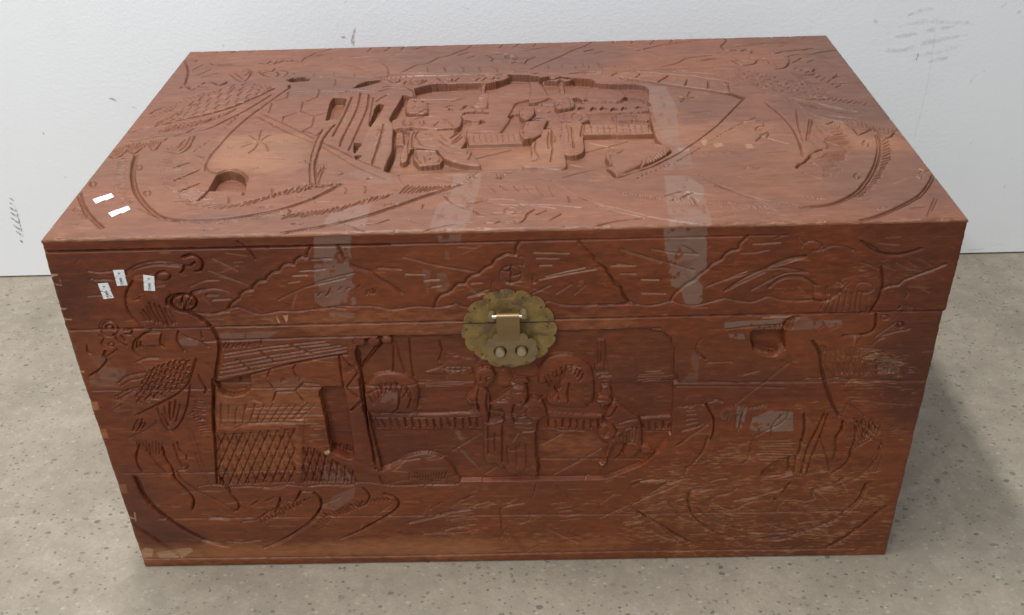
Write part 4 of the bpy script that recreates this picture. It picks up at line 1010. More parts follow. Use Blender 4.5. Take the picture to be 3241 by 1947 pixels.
FRONT_CARVING = """
pp -4.2 0 -|325.9 351.9 332.5 367.6 371.8 371 454.5 370.2 559.7 372.3 614.6 372.6 659.6 374.4 682.5 369 691.9 360.9 692.5 351 696 346.9 698.7 264.1 696.2 207 686 189 664.3 166.4 641.8 155.2 622.5 145 588.7 145.1 538.7 145.1 485.2 144.7 433.4 145.9 420.9 146.2 406.6 146.5 353.4 152.6 339.7 160 332.8 235.8 328.7 298.5
p -3.6 .8 carved_hill|619.1 333.6 636.5 332.5 649.1 329.1 659.6 316.9 674.9 312.2 694.9 314.1 696.7 294.4 603.7 296.3 604.6 312.3
h 5 .9 .8 .5|649.9 309.7 650.5 295.5/693.8 310.2 694.8 295.2
h 4 .8 .7 .3|604.8 305.3 605 296.6/624.9 305.6 625.2 296.9
pp -2.6 .8 carved_tower|607.1 358.2 615.3 358 617.2 335.2 620.9 313.5 604.6 313.1 605.9 340.1
h 4 .9 1|608.6 355.1 613.6 355/607.7 315.4 616.5 315.2
h 5 .9 .9 .4|605.9 312.3 606.1 302.9/619.7 312 620 303.3
pp -2.4 .3 carved_fence|332.4 256.2 398.3 252.2 458.3 253.2 474.8 252.3 474.6 246.6 458 246 334.4 248.5
pp -3.3 0 carved_fence|334.3 247.5 474.6 245.6 473.9 226.8 337.2 228.4
h 16 1.2 1.3|338 246.5 470.8 244.7/340.1 229.5 472.1 227.8
pp -2.4 .3 carved_fence|547.2 252.8 581.5 247.8 615.1 245.8 615.9 240.3 580.3 241.2 549.1 244.4
pp -3.3 0 carved_fence|547.2 242.8 615.3 239.2 614.5 219.4 562.2 222.7 543.9 225.8
h 8 1.1 1.3|549.1 241.9 611.4 238.3/549.1 226 610.6 220.3
pp -2.4 .3 carved_fence|661.3 240.4 699.3 242.5 699.7 236.2 662.1 235.9
pp -3.3 0 carved_fence|662.2 235.1 699.1 235.5 699.6 217.4 664.2 218.6
h 5 1.1 1.3|664.8 234.2 697.2 234.2/666.1 219.9 698.2 219.1
q .9 .7|544.5 225.8 555.6 224.2 563.5 221.5 575.3 220.7 592.3 219.1
q .8 .4|664.2 218.2 698.3 216.6
q .8 .6|335.3 248 397.9 246 452.2 246.1
p -2.8 .6 carved_roof|402.9 315.4 420.7 321.2 431.1 329.1 441.5 338 451.2 334.7 464.3 332.4 472.1 322 461.8 313 416.9 312.6
h 4 .9 .9 .8|420.8 322.2 416.9 313.4/463 321.2 461 313.6
h 6 .9 .8|427.4 322.1 460.5 320.2/427.7 312.8 461 313
pp -3.6 .2 carved_wall|395.4 303.2 462.2 301.5 461.7 291.1 394.5 291.6
h 3 .9 .8 .4|396.1 301 395.5 293.7/447.9 300.2 447.6 293.5
pp -4 .2 -|430.1 311.7 461.8 312 461.4 302.6 429.6 302.3
p -4.2 1.6 carved_hill|385.6 273.8 421.6 279.3 455.2 275.3 452.6 256 386.1 256.5
p -2.8 1.2 carved_tent|363.9 317.4 368.2 356.8 373.2 358.7 375.7 338.6 378.4 315.6
g 1 1.2|370.4 354.8 366.5 318.4
gl .9 1|389.1 364.3 388.5 334.2 389.5 307
gl .9 1|423.8 359.5 426.3 345.4 421.3 331.4
g .9 1|426.2 344.4 430.7 337.3
p -1.4 4.4 carved_bush|328.4 295.3 343.5 312.3 360.6 317.5 377.1 315.6 388.5 307.1 394.9 293.7 392.8 273.6 386.5 258.2 362.1 256.6 331.5 258.2 327.5 277.3
g 1 1.2 .3|330.8 285.7 343.4 293.9 358.5 293.5
g 1 1.4|370.3 293.3 370.6 276.3 366.1 263.5 360.6 258.2
g 1 1.2|380.7 297.2 384.6 282.3 379.9 265.3
g .9 1|366.1 303.9 377.3 297.3 382.9 282.4
h 8 .9 .9|339 300.3 366.5 308/347 295.9 372.5 299.5
h 5 .9 1|335.5 264.2 352.4 262.7/336.7 258.7 353.8 258.3
p -1.2 4.4 carved_bush|537.3 296.6 538.3 315.5 544.4 329.3 555.6 337.9 574.3 339 589.3 331 602.1 312.4 603.6 271 596.7 264.7 591.7 258.3 549.2 265.8 551.8 294.7
h 9 1 1.2|550.6 294.7 558.1 310.3 569.4 319.4/551.8 272.3 560.7 284.9 567 303.8
g 1 1.3|573.6 270.1 572.2 284.6 574.6 298.9
g 1 1.2|562 273.6 560.7 284.9 556.9 291.4
q .8 .5|571.9 324.8 581.9 320.7
q .8 .5|574.4 320.8 583.2 316
q .8 .5|579.4 324.6 586.9 321.3
p -3.4 1.8 carved_bush|488.5 297.8 489.5 310.4 496.6 317.3 505.3 313.2 507.5 298.9 503.5 291.1 493.4 290.5
p -3.2 1.5 carved_bush|509.1 314.6 511.8 323.9 524.4 327.5 536.9 323.3 537.4 309.3 526.6 304.8 514 306.7
p -2.6 1.5 carved_bush|465.5 325 469.6 332.6 479.6 334.7 484.4 328.4 491.9 328.2 492.4 322.8 484.2 321.5 474.2 323.3
p -1.20 2.4 carved_figure|451.4 277.1 466.8 295.5 476.8 288.5 479.2 267.5 477.1 241.2 494.7 243.7 493.3 167.7 482.1 172.4 468.9 177.6 469.3 241.4 465.4 251.4 465 266.2 452.9 268.1
p -0.60 3 carved_figure|462.6 309.5 465.3 318.8 474.2 322.9 484.1 319.9 487 310.5 483.5 301.1 475.7 293.4 466.9 296.7 463.4 303.2
g .9 1|469.7 304.6 469.3 310.9
g .9 1|477.3 302.8 476.2 309.2 481.3 310.6
g 1 1.2|466.8 293.6 463.5 274.4 465.2 253.1
g 1 1.2|476.6 283.7 474.7 267.6 477.8 244.5
g 1 1|452 277.1 459.5 272.8 464.7 274.3
h 3 1.1 1|475 237.9 491.9 239.1/474.4 183.1 491.5 173.9
pp -4.6 0 -|480.7 254.3 491.1 255.7 492.1 244.1 481.6 241.9
g 1 1.3|471.2 241.3 478.9 239.5 493.4 243.3
p -0.96 2.6 carved_figure|478.7 269.1 490.5 278.6 504.8 291.1 509.9 292.5 510.7 266.7 521 266.5 531.4 280.8 541.8 272.5 547.2 249.5 535.5 236.4 536.1 156 516.6 155.5 493.9 164.1 495.5 252.3 484.7 257.5
p -0.36 2.6 carved_figure|504.7 287.9 508.7 294.2 513.9 298.8 522.7 295.4 525 282.6 521 268.1 515.7 258.4 509.3 263.5 506.4 276.6
pp -0.84 .8 carved_figure|504.9 293.5 506.3 299.8 510.2 305.2 522.8 305.7 527.8 300 520.2 298.6 522.6 293.8 513.7 292.4
q .8 .8|505.6 299 511.3 297.3 509.9 293.3 505.5 293.9
gl .9 1|504.9 292.7 513.8 296.4 523.9 293.8
g .9 1.1|511.1 286.1 516.2 286.8 521.3 285.9
g 1 1.1|509.5 271.6 513.3 269.1 517.2 272.3
g 1 1.2|508.1 266.8 505.2 250.5 508.9 240.4
p -0.48 2 carved_figure|522 246.7 520.8 256.7 528.6 264.7 538.9 261.2 544 251.2 533.5 239.8
h 4 .9 1 .3|510.4 252 510.2 240.4/523.3 253.3 529.6 239.1
h 4 .9 1 .4|487.7 272.2 503.4 283.1/500.6 273.5 505.8 279.8
g 1 1.2 .3|531.3 276 537.7 272.6 541.6 274.9
q .8 .7|517.7 225.1 533.4 225.1
q .7 .5|508.9 239.6 527 239.1
p -0.60 1.6 carved_figure|495.6 230.7 503.5 233.8 512.5 225.2 514.7 203 509.3 194.5 498.7 196.5 495 206.9
h 4 1.1 1|497.6 206.8 517.6 216.6 533.4 223/498 166.7 514 159.2 534.1 160.5
gl 1.3 1.8|534 223 535.1 199.1 536.1 158.7
p -0.84 2.4 carved_figure|617.1 244.5 621.3 257.6 628.6 268.8 639.2 260.4 649.9 250.3 661 237.6 664.1 197.7 655.2 184.9 645.3 200.7 631.4 201.9 623.5 181.3 621.2 168.2 611.9 163.6 618.2 177.9 622.8 203 616.2 205.7 609.9 220.4 620 234.4
p -0.60 2.2 carved_figure|606.9 267.7 609.2 276.5 616.8 278.8 624.6 273.7 626.2 265.6 618.6 262.5 613.6 254.5 612.1 262.7
p -1.08 1 carved_figure|612.7 291.7 622.8 291.4 624.5 277 613 278.9
g .9 1 .3|608.1 270.9 618.3 270.7 624.9 265.6
q .8 .5|613.6 254.5 617.3 262.6
g 1 1.3|631.5 260.6 625.4 247.6 619.1 244.4
g 1 1.3 .4|634.9 235.7 647.7 240.4 655.4 241.1
g 1 1.2|627.1 234.2 632.7 222.3 627.9 210.6
h 6 1 1.2 .3|636.8 217.2 658.3 233.5/639.9 203.5 655.7 203.1
g 1 1.2 .3|638.2 215.4 643.9 203.4 655.7 203.1
g 1 1.2|643 227.2 653.3 228.6 657.4 225.1
p -1.08 1 carved_figure|645.3 200.7 654.6 199.7 656.6 182.3 647.5 179 641.9 186.1
g 1 1.2|645.3 201.6 639.3 182.7 631.7 172.3
p -0.96 1 carved_figure|662.6 197.8 671.8 196.7 680.9 186.9 676.4 185.3 665.8 185.5
q .7 .8|612.5 168.4 617.1 169.2
q .7 .9|617.9 213.4 622.5 215
p -0.96 1.2 carved_figure|610.5 224.6 614.2 231.2 620.7 232.7 622.3 222.6 618.5 215.9 611.9 217.8
gl .8 .7 .5|428.1 190.3 443.3 201.3 461 214.6
gl .8 .7 .5|468 152.2 484.5 163.4
gl .8 .7 .5|538.4 197.3 551.7 205.6 566.1 215.5
gl .8 .7 .5|555.6 149.2 586.4 169.9 615.2 191.1
gl .7 .4 .3|535.6 175.5 589 173.9 666.4 171.9
gl .8 .6 .2|422.1 224 440.3 194.4 461.5 160.4
p -.9 4 carved_rock|332.2 164.6 354.4 174.4 372.7 186.6 394.2 191.6 413 186.1 426.1 172.7 433 156.3 434.1 140.7 390.6 139.9 341.7 141
h 14 .9 .9|372.9 164.2 392.1 161.2 419.4 163.1/373.9 151.2 391.1 146.9 414.6 147.7
g 1 1 .2|340 165 364.5 179.7 388 185.5
p -.5 2 carved_knob|323.6 363.9 326.9 369.3 334.3 369.9 339.1 365.5 336.4 358.6 328.2 357.8
p -.5 2 carved_knob|340.5 363.5 344 368.9 350.5 369.5 356.3 365.1 353.6 358.2 344.5 357.8
p -.5 2 carved_knob|356.6 365 360.4 370.5 366.9 370.7 370.1 366.7 367.7 360.8 359.4 360
pp 0 .5 carved_pillar|302.3 346.4 324.4 352.9 325.9 335.7 328.8 315.1 328.1 283.7 327.3 232.8 306.6 233.3 306.7 273.5 305.5 315.7
pp -6 0 -|325.2 352.9 330.2 345.7 328.3 319.3 330 294.2 329 232.8 325.9 232.8 328.1 283.7 328.1 317.2 325.9 335.7
gl 1 1.3|306.3 345.3 305.5 315.7 305.9 273.5 308.3 233.3
gl 1 1.2|307.8 299 321.4 283.8
gl 1 1.2|309.5 298.9 325 319.4
gl 1 1.2|309.8 262.6 323.2 277.4
gl 1 1.2|308.5 258.3 322.9 240.4
gl 1 1.2|307.8 344.3 324.4 321.4
h 6 .8 .7|311.8 327.9 324.2 335.8/314.5 321.7 326.9 329.6
gl 1.2 1.4|328.8 323.4 342.8 339.4 357.7 359.1
gl 1 1.3|354.5 359.2 343.3 345.4 331.9 329.5
gl 1 1.1|309.6 261.9 325.9 275.7
gl 1 1.1|309.1 257.2 324 237.7
gl 1 1.1|307.1 221 326.1 240
gl 1 1.1|308.5 216.1 323.1 200.8
s 3 3.5|330.2 163.9 330.1 203.2 328.2 232.7 326.3 252 325.7 282.7 325.8 310.2
p .2 .5 carved_pillar|307.8 262 326.1 259.2 327.7 198.2 329.6 167.8 305.6 188.7 306.6 216.1
p -8.5 0 carved_doorway|275.7 292 280.6 298.8 289.9 300.2 301.7 299 306.9 287.8 306.9 245.3 305.9 191.2 292.2 189 281.2 194.3 278.5 211.8 277.7 260.3
pp .4 0 carved_roof|174.3 352.5 226.8 362.2 292.8 367.6 316.8 366 315.2 348.1 290 344.3 247.6 335.2 204.2 322.9 156.6 309.9 161.4 321.2
gl .9 .9 .5|174.2 351.5 226.5 360.2 292.7 366.6
gl .9 .9 .5|172.5 346.5 225.7 355.3 297.2 362.9
gl .9 .9 .5|169.2 337.5 224.5 347.3 309.9 360.2
gl .9 .9 .5|166.5 331.4 223.8 342.2 316.2 357.5
gl .9 .9 .5|163.9 325.7 222.9 336.2 315.6 352.5
gl .9 .9 .5|160.9 318.1 204.9 327.4 273 340
gl .9 1|185.9 343.1 200.6 326.5
gl .9 1|214.1 354.6 229.8 338
gl .9 1|251.2 361.6 274.2 349.1
s 3 2.6|156.5 309.7 204.2 322.5 247.5 334.8 290 343.9 315.1 347.3
h 14 .8 .8|170.1 365.6 194.8 366.6 217.9 368.4/174.6 358.5 198.6 359.9 218.6 362.4
h 14 .8 .8|175 365.5 199.6 366.5 219.5 368.4/168.8 358.6 193.7 360 217 362.5
pp -8 0 carved_window|153.6 308.5 169.2 313.2 197.1 320 197.8 312.1 193.5 297.5 185.5 290.3 171.5 287.4 161.8 289.8 155.5 297.4
gl .9 1|183.5 318.6 180.7 302
g 1 1.1|249.8 327.3 251.7 317 255.9 310.7
gl 1 1.1|218.5 307.4 223.7 296.8
gl 1 1.1|224.1 293.6 243.5 293.8
gl 1 1.1|246.9 294.1 258.7 306.4 276.8 303.9
gl 1 1.1|248.5 293 256.4 276.9
gl 1 1.1|221.3 326 218.1 315.7
gl 1 1.1|249.8 327.3 253 332.4
gl 1 1.1|223.9 292.6 218.7 279.9
q .8 .4|194.5 282.6 204 278.1
h 4 .9 1|235.3 313.2 237.7 312.2/234.6 308.1 237.6 309
h 5 .9 .8 .6|148.8 271 144.4 246.8/274.8 270.3 274 244.9
h 12 .9 .8|155.5 277.4 270.5 277/150 244.2 242.3 246.9
h 4 .9 .8 .5|255.2 245.3 253.7 218.6/274 245.4 274.5 218.1
pp .8 .3 carved_rail|139.5 240.1 190.9 243.3 242 244.9 240.3 239.2 189.8 236 138.4 232.4
pp .9 .6 carved_post|241.4 251.2 252.7 251.9 244.3 205.2 234.8 148.8 226.6 149 237 205.4
pp -.6 0 carved_lattice|141.3 229.4 189.2 232.4 237.1 236.8 237.9 217.7 226.6 149 126.6 146.7
x 9 3 1 1|141.3 229.4 238.8 235.3 226.6 149 126.6 146.7
pp -.6 0 carved_lattice|245 207.7 259.5 204.8 269.7 194.1 287.3 180.3 303.1 165.3 307.1 147.1 235.8 148.8
x 7 2 1 1|244.6 205.2 297.1 199 307.1 147.1 235.8 148.8
pp .7 .4 carved_rail|248.9 218.7 260.8 214.7 276.1 199.5 295.9 188.4 317.9 177 336 163.8 344.9 154.5 305.1 165.8 287.2 179.5 269.7 194.1 256 207.4
W 1|270.5 200.8 276.8 201.9 276.7 196.9 270.7 194.6
gl 1.2 2|152.5 314.4 147.9 286.9 141.5 256.5 137.8 220.1 131.6 180.2 126.2 146.7
g .9 1 .3|102.6 144.6 114.8 146.9 124.6 146.7 145.5 142.3 165.3 143.1 194.5 141.1 214.6 144.6 233.8 141.5
g .9 1 .3|241.7 141.3 263.5 143.4 292.9 142.7 312.9 147 341.8 141.6
p -.3 1.6 carved_leaf|108.1 253.7 114 235.4 116.1 195.7 118.7 146.9 114.3 154.8 110.3 185.8 108.4 225.8
S 4 2.2|96.1 387.4 86.3 394.7 78 408.3 76.1 423.6 80.3 438.4 89.5 451.5
s 6 3|138.1 233.8 146 277.4 154.1 311 159 329.5 167 355.7 168.2 371.6 164.4 386.9 155.3 398.8 142.7 408.7 127.8 414.7 120.7 424.4
p .8 1.5 carved_bird|89.5 451.5 93.6 456.9 114.7 452.8 128.1 441.4 123.5 426.6 129.2 415.1 142.4 409.1 155.7 398.2 157.7 387.5 96.1 387.4 86.4 395 78.1 408.7 76.1 423.6 80.3 438.4
g 1.1 1.4 .4|84.5 465.3 97.1 472.8 112 476.9 127.6 477.4 139.5 474.5 147.3 472.8
g 1 1.2 .4|81.9 460.9 96.1 468.3 111 472.5 126.7 473 143.5 471.1
p .8 1.2 carved_beak|148.3 471.9 151.1 482.2 160.1 484.7 168.6 480.4 171.2 472.8 166.7 465 159.4 464.4
g 1.2 1.7|151.1 482.2 160.1 484.7 168.6 480.4 171.2 472.8 166.7 465 160.9 464
g 1.2 1.7|144.1 462.1 148.3 465.6 149.8 471.5 156 471.4 163.1 476
p .9 1.2 carved_eye|116.8 459.1 120.8 463.2 130.2 463.3 132.7 460 128.4 454.6 119.5 453
e 1.1 1.5 .3|124.5 458.4 132.3 458.2 125.7 464.3
p .8 1.8 carved_tassel|126.9 423.7 132.6 432 144.2 434.5 152.9 430.5 154 422.1 148.3 414.6 138.3 412.6 131.2 416.9
e 1.2 1.8|140.4 423.3 154.7 423 142.7 434.9
g 1.1 1.5|121.6 421 122.3 428.5 129.6 433 140.8 433.6
g 1 1.4|142.3 434.5 139.1 426.2 141.1 418.6 137.5 412.6
h 4 .9 1.2|131.2 429.2 138.3 429/130.7 418.8 137.1 418.7
h 4 .9 1.2|145 430.7 152.6 428.7/143.3 417.6 149.8 418.4
g 1 1.3|149.8 430.6 150.8 436.2 159.2 438.8 167.5 440.4
h 8 1 1.3|89.3 412.3 101.3 427.1 115.4 418.3 122.8 415.3/95.7 400.6 107.3 394.5 118 391.4 127 396
h 3 .9 1|85.3 430.3 93 432.9/87.3 428.4 94 430.1
g .9 .9 .5|42.6 467.3 54.6 464.8 70.6 466.2
g .9 .8 .4|47.6 455.3 58.6 455.6 67.7 453.9
g .9 .8 .4|43.3 457.2 55.4 455.1 64.9 455.4
gl .9 .7 .4|34.5 434.3 50.6 434.9
g .9 .8 .4|152.4 444.5 169.5 451.4 185.3 452
g .9 .8 .4|151.9 433.4 170.6 440.3 183.2 440 193.6 436.1
g .9 .7 .5|158.4 408.7 174.2 407.3 189.1 409.8
g .9 .8 .5|167.7 433 180.3 432.7
g .9 .8 .5|172.7 425.4 193.5 426.4
gl .9 .7 .4|175.1 464.9 193.8 455.4 215.6 444.8
gl .9 .7 .5|182.5 480 207.6 463.2
g 1 1|213.8 500.4 224.4 489.7 230.1 477.1
g .9 1 .3|38.3 390.4 41.8 398.1 50.7 401.7 59.7 398.6 63 391.7
g 1 1.3|45.3 389.2 47.3 394.1 53.7 393.9 52.6 389.1
g 1 1.3|65.1 386.8 73.4 387.6 72.1 381.8 65.6 381.9
e .9 1|49.4 389.1 59.1 388.9 51.9 399.7
g 1 1.3|77.3 375.7 71.5 368 69.3 358 74.9 349.9
g 1.1 1.5|51.8 382.2 55.3 372.3 63.5 365.2
g 1 1.3|60.3 380.1 63.4 372.1
p .5 1.4 carved_wing|74.2 361.9 78.9 375.7 92 383.6 108.3 383.8 106.5 367.1 95.9 363.4 79.1 361.8
g 1.1 1.4|74.2 361.9 77.7 373.8 90.3 383.3 106.7 383.9
h 8 .9 .9|79.2 369.8 76.3 363.9/82.1 371.7 79.4 362.8
g 1 1.2|107.3 382.9 102.8 369.2 105.7 363.2
g 1 1.2|126.3 384.4 122 370.7 127.4 356.6
g 1 1.2|126.1 383.4 134.5 376.3 146.4 370.1 156.3 361.9
g .9 1|152.2 383.7 152 373.9
h 8 .9 .9|80 365.8 104.5 365.2/77.7 362.8 105.7 363.2
g .9 1|36 380.7 39.9 376.6 34.8 368.8 38.3 362.8
e .9 1|46 367.6 49.2 367.5 46.7 370.5
g 1 1.1|18 367.3 16.4 357.3 19.2 355.2
g 1.2 1.5|37.3 358.8 33 350.9 35.9 345.7 24.5 332.8 10.4 322.8
g .9 1|50.9 360.5 37.1 350.8
p .6 .8 carved_bird|68.2 341.9 84.3 347.6 102.2 346.2 118.3 343.8 136.8 345.3 127.3 322.1 118.2 305.2 103.1 292.9 78.2 279 51 264.1 47.6 279.7 33.6 292.9 43.5 313.7 76.4 326.4
f 5 8 1 1.4|131.4 343.4 113.1 342.9 93.7 337.2 76.4 326.4/126.5 317.9 101.9 295.5 76.1 285.5 51 279.6
S 3.5 2.2 .4|138.2 344.3 128.1 321.6 119.4 305.2 103.4 292.5 78.3 278.1 51.2 263.6
g 1 1.2 .4|41.6 312.7 53.7 321.8 76.6 327
g 1 1.2 .4|44 308.5 55.6 315.5 73.2 319.2
g 1 1.2 .4|33.4 291.8 47.3 301 61.7 304.9
g 1 1.1 .4|36 288.6 47.8 295.7 58.9 299.7
g 1 1.1 .4|68.2 341.9 80.8 346.7 95.8 347.3
g 1 1.1 .4|69.2 338.8 78.8 329.4
g .9 1 .5|25.3 271.6 37.2 278.9
p .4 1 carved_feather|78.1 274.7 104.4 291.2 124.5 307.6 115.5 278.1 101.4 250.1 86.7 237.2 80.4 248.4
h 5 1 1.3|80.2 272.5 96.4 285 112.9 291/86.4 243.9 90.3 250.4 93.7 245.9
s 2 1.8|77.9 273.6 80.4 248.4 86.6 236.8 101.4 250.1 115.5 278.1 124.5 307.6
p .3 .8 carved_feather|33.5 227.5 51.4 261 74.2 253.3 60.3 241.5 41 231
h 5 1 1.2|52.7 258.6 63.9 258.3/37.5 232.4 48 237
g .9 1 .4|33.3 226.3 41 231 58.2 240.4 73.9 252.1
h 12 .9 .9|118.5 268.9 118.6 249.8 122.5 230.3 129.2 225.3/121.8 271.2 129.4 247.1 135.2 237.3 132.5 222.7
h 10 .9 .9|123 290.7 122.7 271.5 110.8 263.1/127.2 286.4 137.1 275.4 132.7 251.6
g 1 1.2|137.3 321.8 138.7 311.4 141.8 300.9 138.6 292.5
h 9 .9 .9|41 222.5 54.3 222.1 72.2 216.8/41 205.1 58.5 197.1 66.7 199.4
g 1.1 1.4|43.2 215 35.5 197.7 34.1 182.5 37 170.9
g 1.1 1.4|70.7 209.4 70.9 191.8 75.5 176.4 75.8 158.3 87.3 137.1 91.8 121 86.8 103.5
g 1 1.2|90.8 218.8 91.2 206.4 97.8 196.2 95.7 189.9
g 1 1.2 .4|82.5 172.4 92.4 173.4 96.8 181 94.2 182.3
g 1 1.2|85.5 216.4 86.3 191.4 89.6 178.6
g 1 1|48.9 214.8 56.4 187.1 67.6 166.3
g 1 1.1|80.3 171.1 85 155.5 101.1 136.7 121.8 120.3 142.4 100.9
g 1.1 1.4|128.9 159.7 139.8 143.7 140.7 131.8 147.1 117 147.3 106.2 141.3 100.4
g 1.1 1.3|131.9 154.4 138.9 138.5
G 1.2 2 2.6|26.1 162.1 30.6 130.4 42.6 102.7 61.6 77.5 80.4 59.4 100.3 45.6 119.6 38.6
G 1 1.6 2.2|3.2 78.9 16.4 65.1 31 47.3 53.9 17.9
g .9 .8 .6|118.8 45.8 141 43.8 166.1 47.5
g .9 .8 .6|86.4 47.9 103.5 40.4 113.5 38.7
g .9 .8 .6|104.3 89.5 122.2 88.2 131.9 86.1
h 4 .8 .6 .5|101 93.7 101.8 86.8/132.3 88.8 131.6 84.7
s 3 2|147.2 81.6 166 85.2 181.9 97.2 195.1 105.1 202 118.4
g 1 1.3|180.7 102.7 189.7 95.7 199.4 107.7 203.7 123.7
g 1 1.3|212.7 116.8 220.4 115.2 227.8 125.8 230.8 133.7
h 14 1 1.2|168.6 89.3 187.5 94.3 209.7 110.1 241.2 122.8/174.7 76.7 194.6 88.7 216.6 101.8 236.6 117.5
g 1.1 1.5|248 129.3 254.4 117.1 251.4 101 235.6 79.5 217.3 63.2 190.2 44.1 168 33.2
g 1 1 .4|250.1 98.3 235.3 76.7 207.6 52.2 178.7 35.8
g 1.1 1.5|311.9 137 318.5 123.6 313.2 110.4 302.4 102.5
g 1 1.3|291.2 109.5 300.6 103.9 309.5 113.1
h 22 1 1.2|238.6 71.1 257.4 92.7 278.6 103.1 309.8 115.8 339.9 120.4/247.6 62.5 268.4 84.2 289.6 94.7 319.1 110.2 343.4 115
g 1.1 1.4|338.4 125.8 351.5 117.5 353.4 104 337 88.1 293.8 58.6 272.3 47.8
g 1 1.2|252.1 98.3 261 89.9 268.9 88.3
gl .9 1|163.9 109.9 175.3 119
gl .9 1|185 117.4 195.8 123.9
g 1 1.2|225.5 123.2 231.6 132.3 242.4 132.1
gl .9 .8 .4|257.4 109 280.7 121.8
gl .9 .8 .4|325.3 91.1 344.7 106.9
g .9 .9 .6|366 73.6 396.7 82.5 421.3 91.5 447.5 96.4
g .9 .8 .6|368.2 76.3 397 86.7 413.2 90.4
g .9 .8 .6|411.5 60 427.9 65.2 444 63.4
g .8 .7 .6|382.7 53.7 407.1 54.5 423.3 54.1
g .8 .7 .5|420.6 79.2 451.1 84
g .9 .8 .3|393.7 97.6 412.4 110.7
g .9 .8 .3|423.9 102.3 444.5 118 452.7 120.4
g .9 .8 .4|341.8 141.6 362 148.9 373.7 148.6
g .9 .8 .4|390.5 137.8 400.8 145.4 416.4 145
g .9 .7 .5|184.5 140 200 138.4 212.3 142
pp -8 0 carved_window|782.7 367.1 786.6 369.4 819.6 368.9 822 354.1 822.7 343.3 813.9 333.3 801.3 335.6 788.5 341.4 783.2 355.1
p 0 1.5 carved_rock|796 328.9 814.3 329.8 825.6 337.8 836.2 323.8 843.9 298.4 831 321.1
g 1.1 1.5|821 366.2 824.1 340.5
S 2.5 2 .4|822.7 343.3 813.9 332.9 801.4 334.9 788.6 340.7
gl 1.1 1.1 .5|830.9 321.8 805.8 295.1 773.9 261.2
gl 1 1 .5|746.7 235.8 728.7 219.3 707.9 199.1
p -2 .3 -|818 372.9 820.2 382.1 828.2 387.1 835.8 387.6 828 380.6 824.9 370.1
g 1 1.2|819.4 370.2 819.4 379.5 826.2 385.9
g .9 1|829.1 371.3 829.1 380.6 834.9 385.7
gl .9 .9|753.5 371.8 786 375 817.6 376.2
h 5 .9 1|791.7 373.6 814.4 375.4/792 370.9 817.2 370.3
g 1 1.2 .4|921.5 387.5 923.7 374.3 920.9 365.1 908.6 360.1 888.9 359.2
g 1 1.2 .4|924.1 372.4 919.1 362.5 905.3 360.2
g 1 1.2 .4|902 360.3 903.2 352.2 901.7 344.1
p .8 1 carved_bird|889.1 357.9 902 360.3 911 358.7 905.4 352.1 904.5 344 897.9 344.2 899.5 355
e 1 1.1 .3|933.1 383.3 937.4 383.2 932.5 386.6
e .9 1|952.9 372.6 956.7 372.5 952.2 376.3
g .9 1 .3|944 394.7 946.9 396.6
h 4 .9 .9 .3|949 397.2 963.3 395.6/955.3 391.9 965.4 390.3
g .9 1 .4|926.6 357 938 367.4 947.3 376.4
g .9 1 .4|922.3 343.6 931.8 352.8 937.9 355.4
g .9 1 .4|934.1 358.1 949.7 363.1 962.4 365.5 965.2 368.1
h 6 .9 .8 .5|904.7 342.7 919.6 332.8 922.8 327.2/938.8 337.8 931.7 333.9 937.3 326.9
g .9 .9 .5|917 328.7 927.3 333.3 939.2 335
h 10 .8 .5 .5|930 324.3 933.6 315.9 936.9 303.2/958.6 326.3 967.3 315.1 961.2 305.4
g 1.1 1.4 .4|855.3 352 862.7 341 867.2 329.9 870.5 314.6 874.7 300.5 883.1 277.5 893.2 255.4 901.5 240.1
g 1 1.1 .3|866.8 345 870.5 342.1 870.1 336.7
g 1 1.1 .4|871.8 317.4 878.6 308.8 886.6 300.2 891.4 298.7
g .9 .9 .4|850.9 296.8 857.4 299.5 865.5 297.9 874.3 299.8
gl .9 .9 .4|879.1 297.5 896 297.9 912.3 294.6
g 1 1.1 .4|905.5 242.6 906 250.7 907.7 258.7
g 1 1.1 .4|912.4 257.9 921.9 248.8 932.6 239.7
g .9 1 .4|900.1 240.2 906 239.6
g 1 1.2 .4|907.2 231.3 905.8 217.8 901.5 207.2
gl .9 .9 .4|912.5 264.4 935.6 263.2 947.6 260 968.8 257.3 987.4 256.1
h 9 1 1.2 .2|909 231 924.9 234.2 949.9 231.8/928.6 202 937.6 198.1 948.8 214.1
g 1 1.2 .3|951.9 228.2 955 213.9 943.9 201.6 931.5 192.8 924.5 183.8
g 1 1.1 .4|923 228.9 925.9 214.6 925.3 196.6 923.1 183.9 923.4 172.8 915.8 158 905.9 148.8
g 1 1.1 .4|954.4 172 957.9 184.9 960.8 192.1
g .9 1 .4|959.2 201.2 965.1 175.5 962.5 149.4
p 0 1.8 carved_leg|882.2 245.7 887.4 247.3 884 213.8 877.4 181.3 873.4 147.7 866.3 147.9 869.3 188.8 877.4 221.1
g 1.1 1.4|882.5 244 877.4 221.1 870 194.3 867.1 162.9 866.3 147.9
g 1 1.1|886.6 243.9 882.8 212.1 875.5 173.9 873.4 147.7
g 1 1.2 .2|881.4 207.6 890.4 188.3 897.2 169.7 903 148.9
g 1 1.2 .3|857.9 244.6 861.3 223.3 859.8 198.2 858.2 178
g .9 1 .5|859.1 203.6 861.3 197.2 868.4 196.1
p -4.5 0 carved_hole|816.4 149.1 818.4 156.6 836.3 173 849.8 177.3 857 176.2 857.5 161.3 856.3 148.1 836.8 144.8 818.3 144.3
S 2 2.2 .6|856.4 147.2 837.1 141.9 818.7 141.4
g 1.1 1.3|852.5 150.1 850.2 163.3 851.6 174.5 857 176.2
h 8 .8 .6 .4|805 203.1 807.9 175.5/853.5 203.8 853.2 172.6
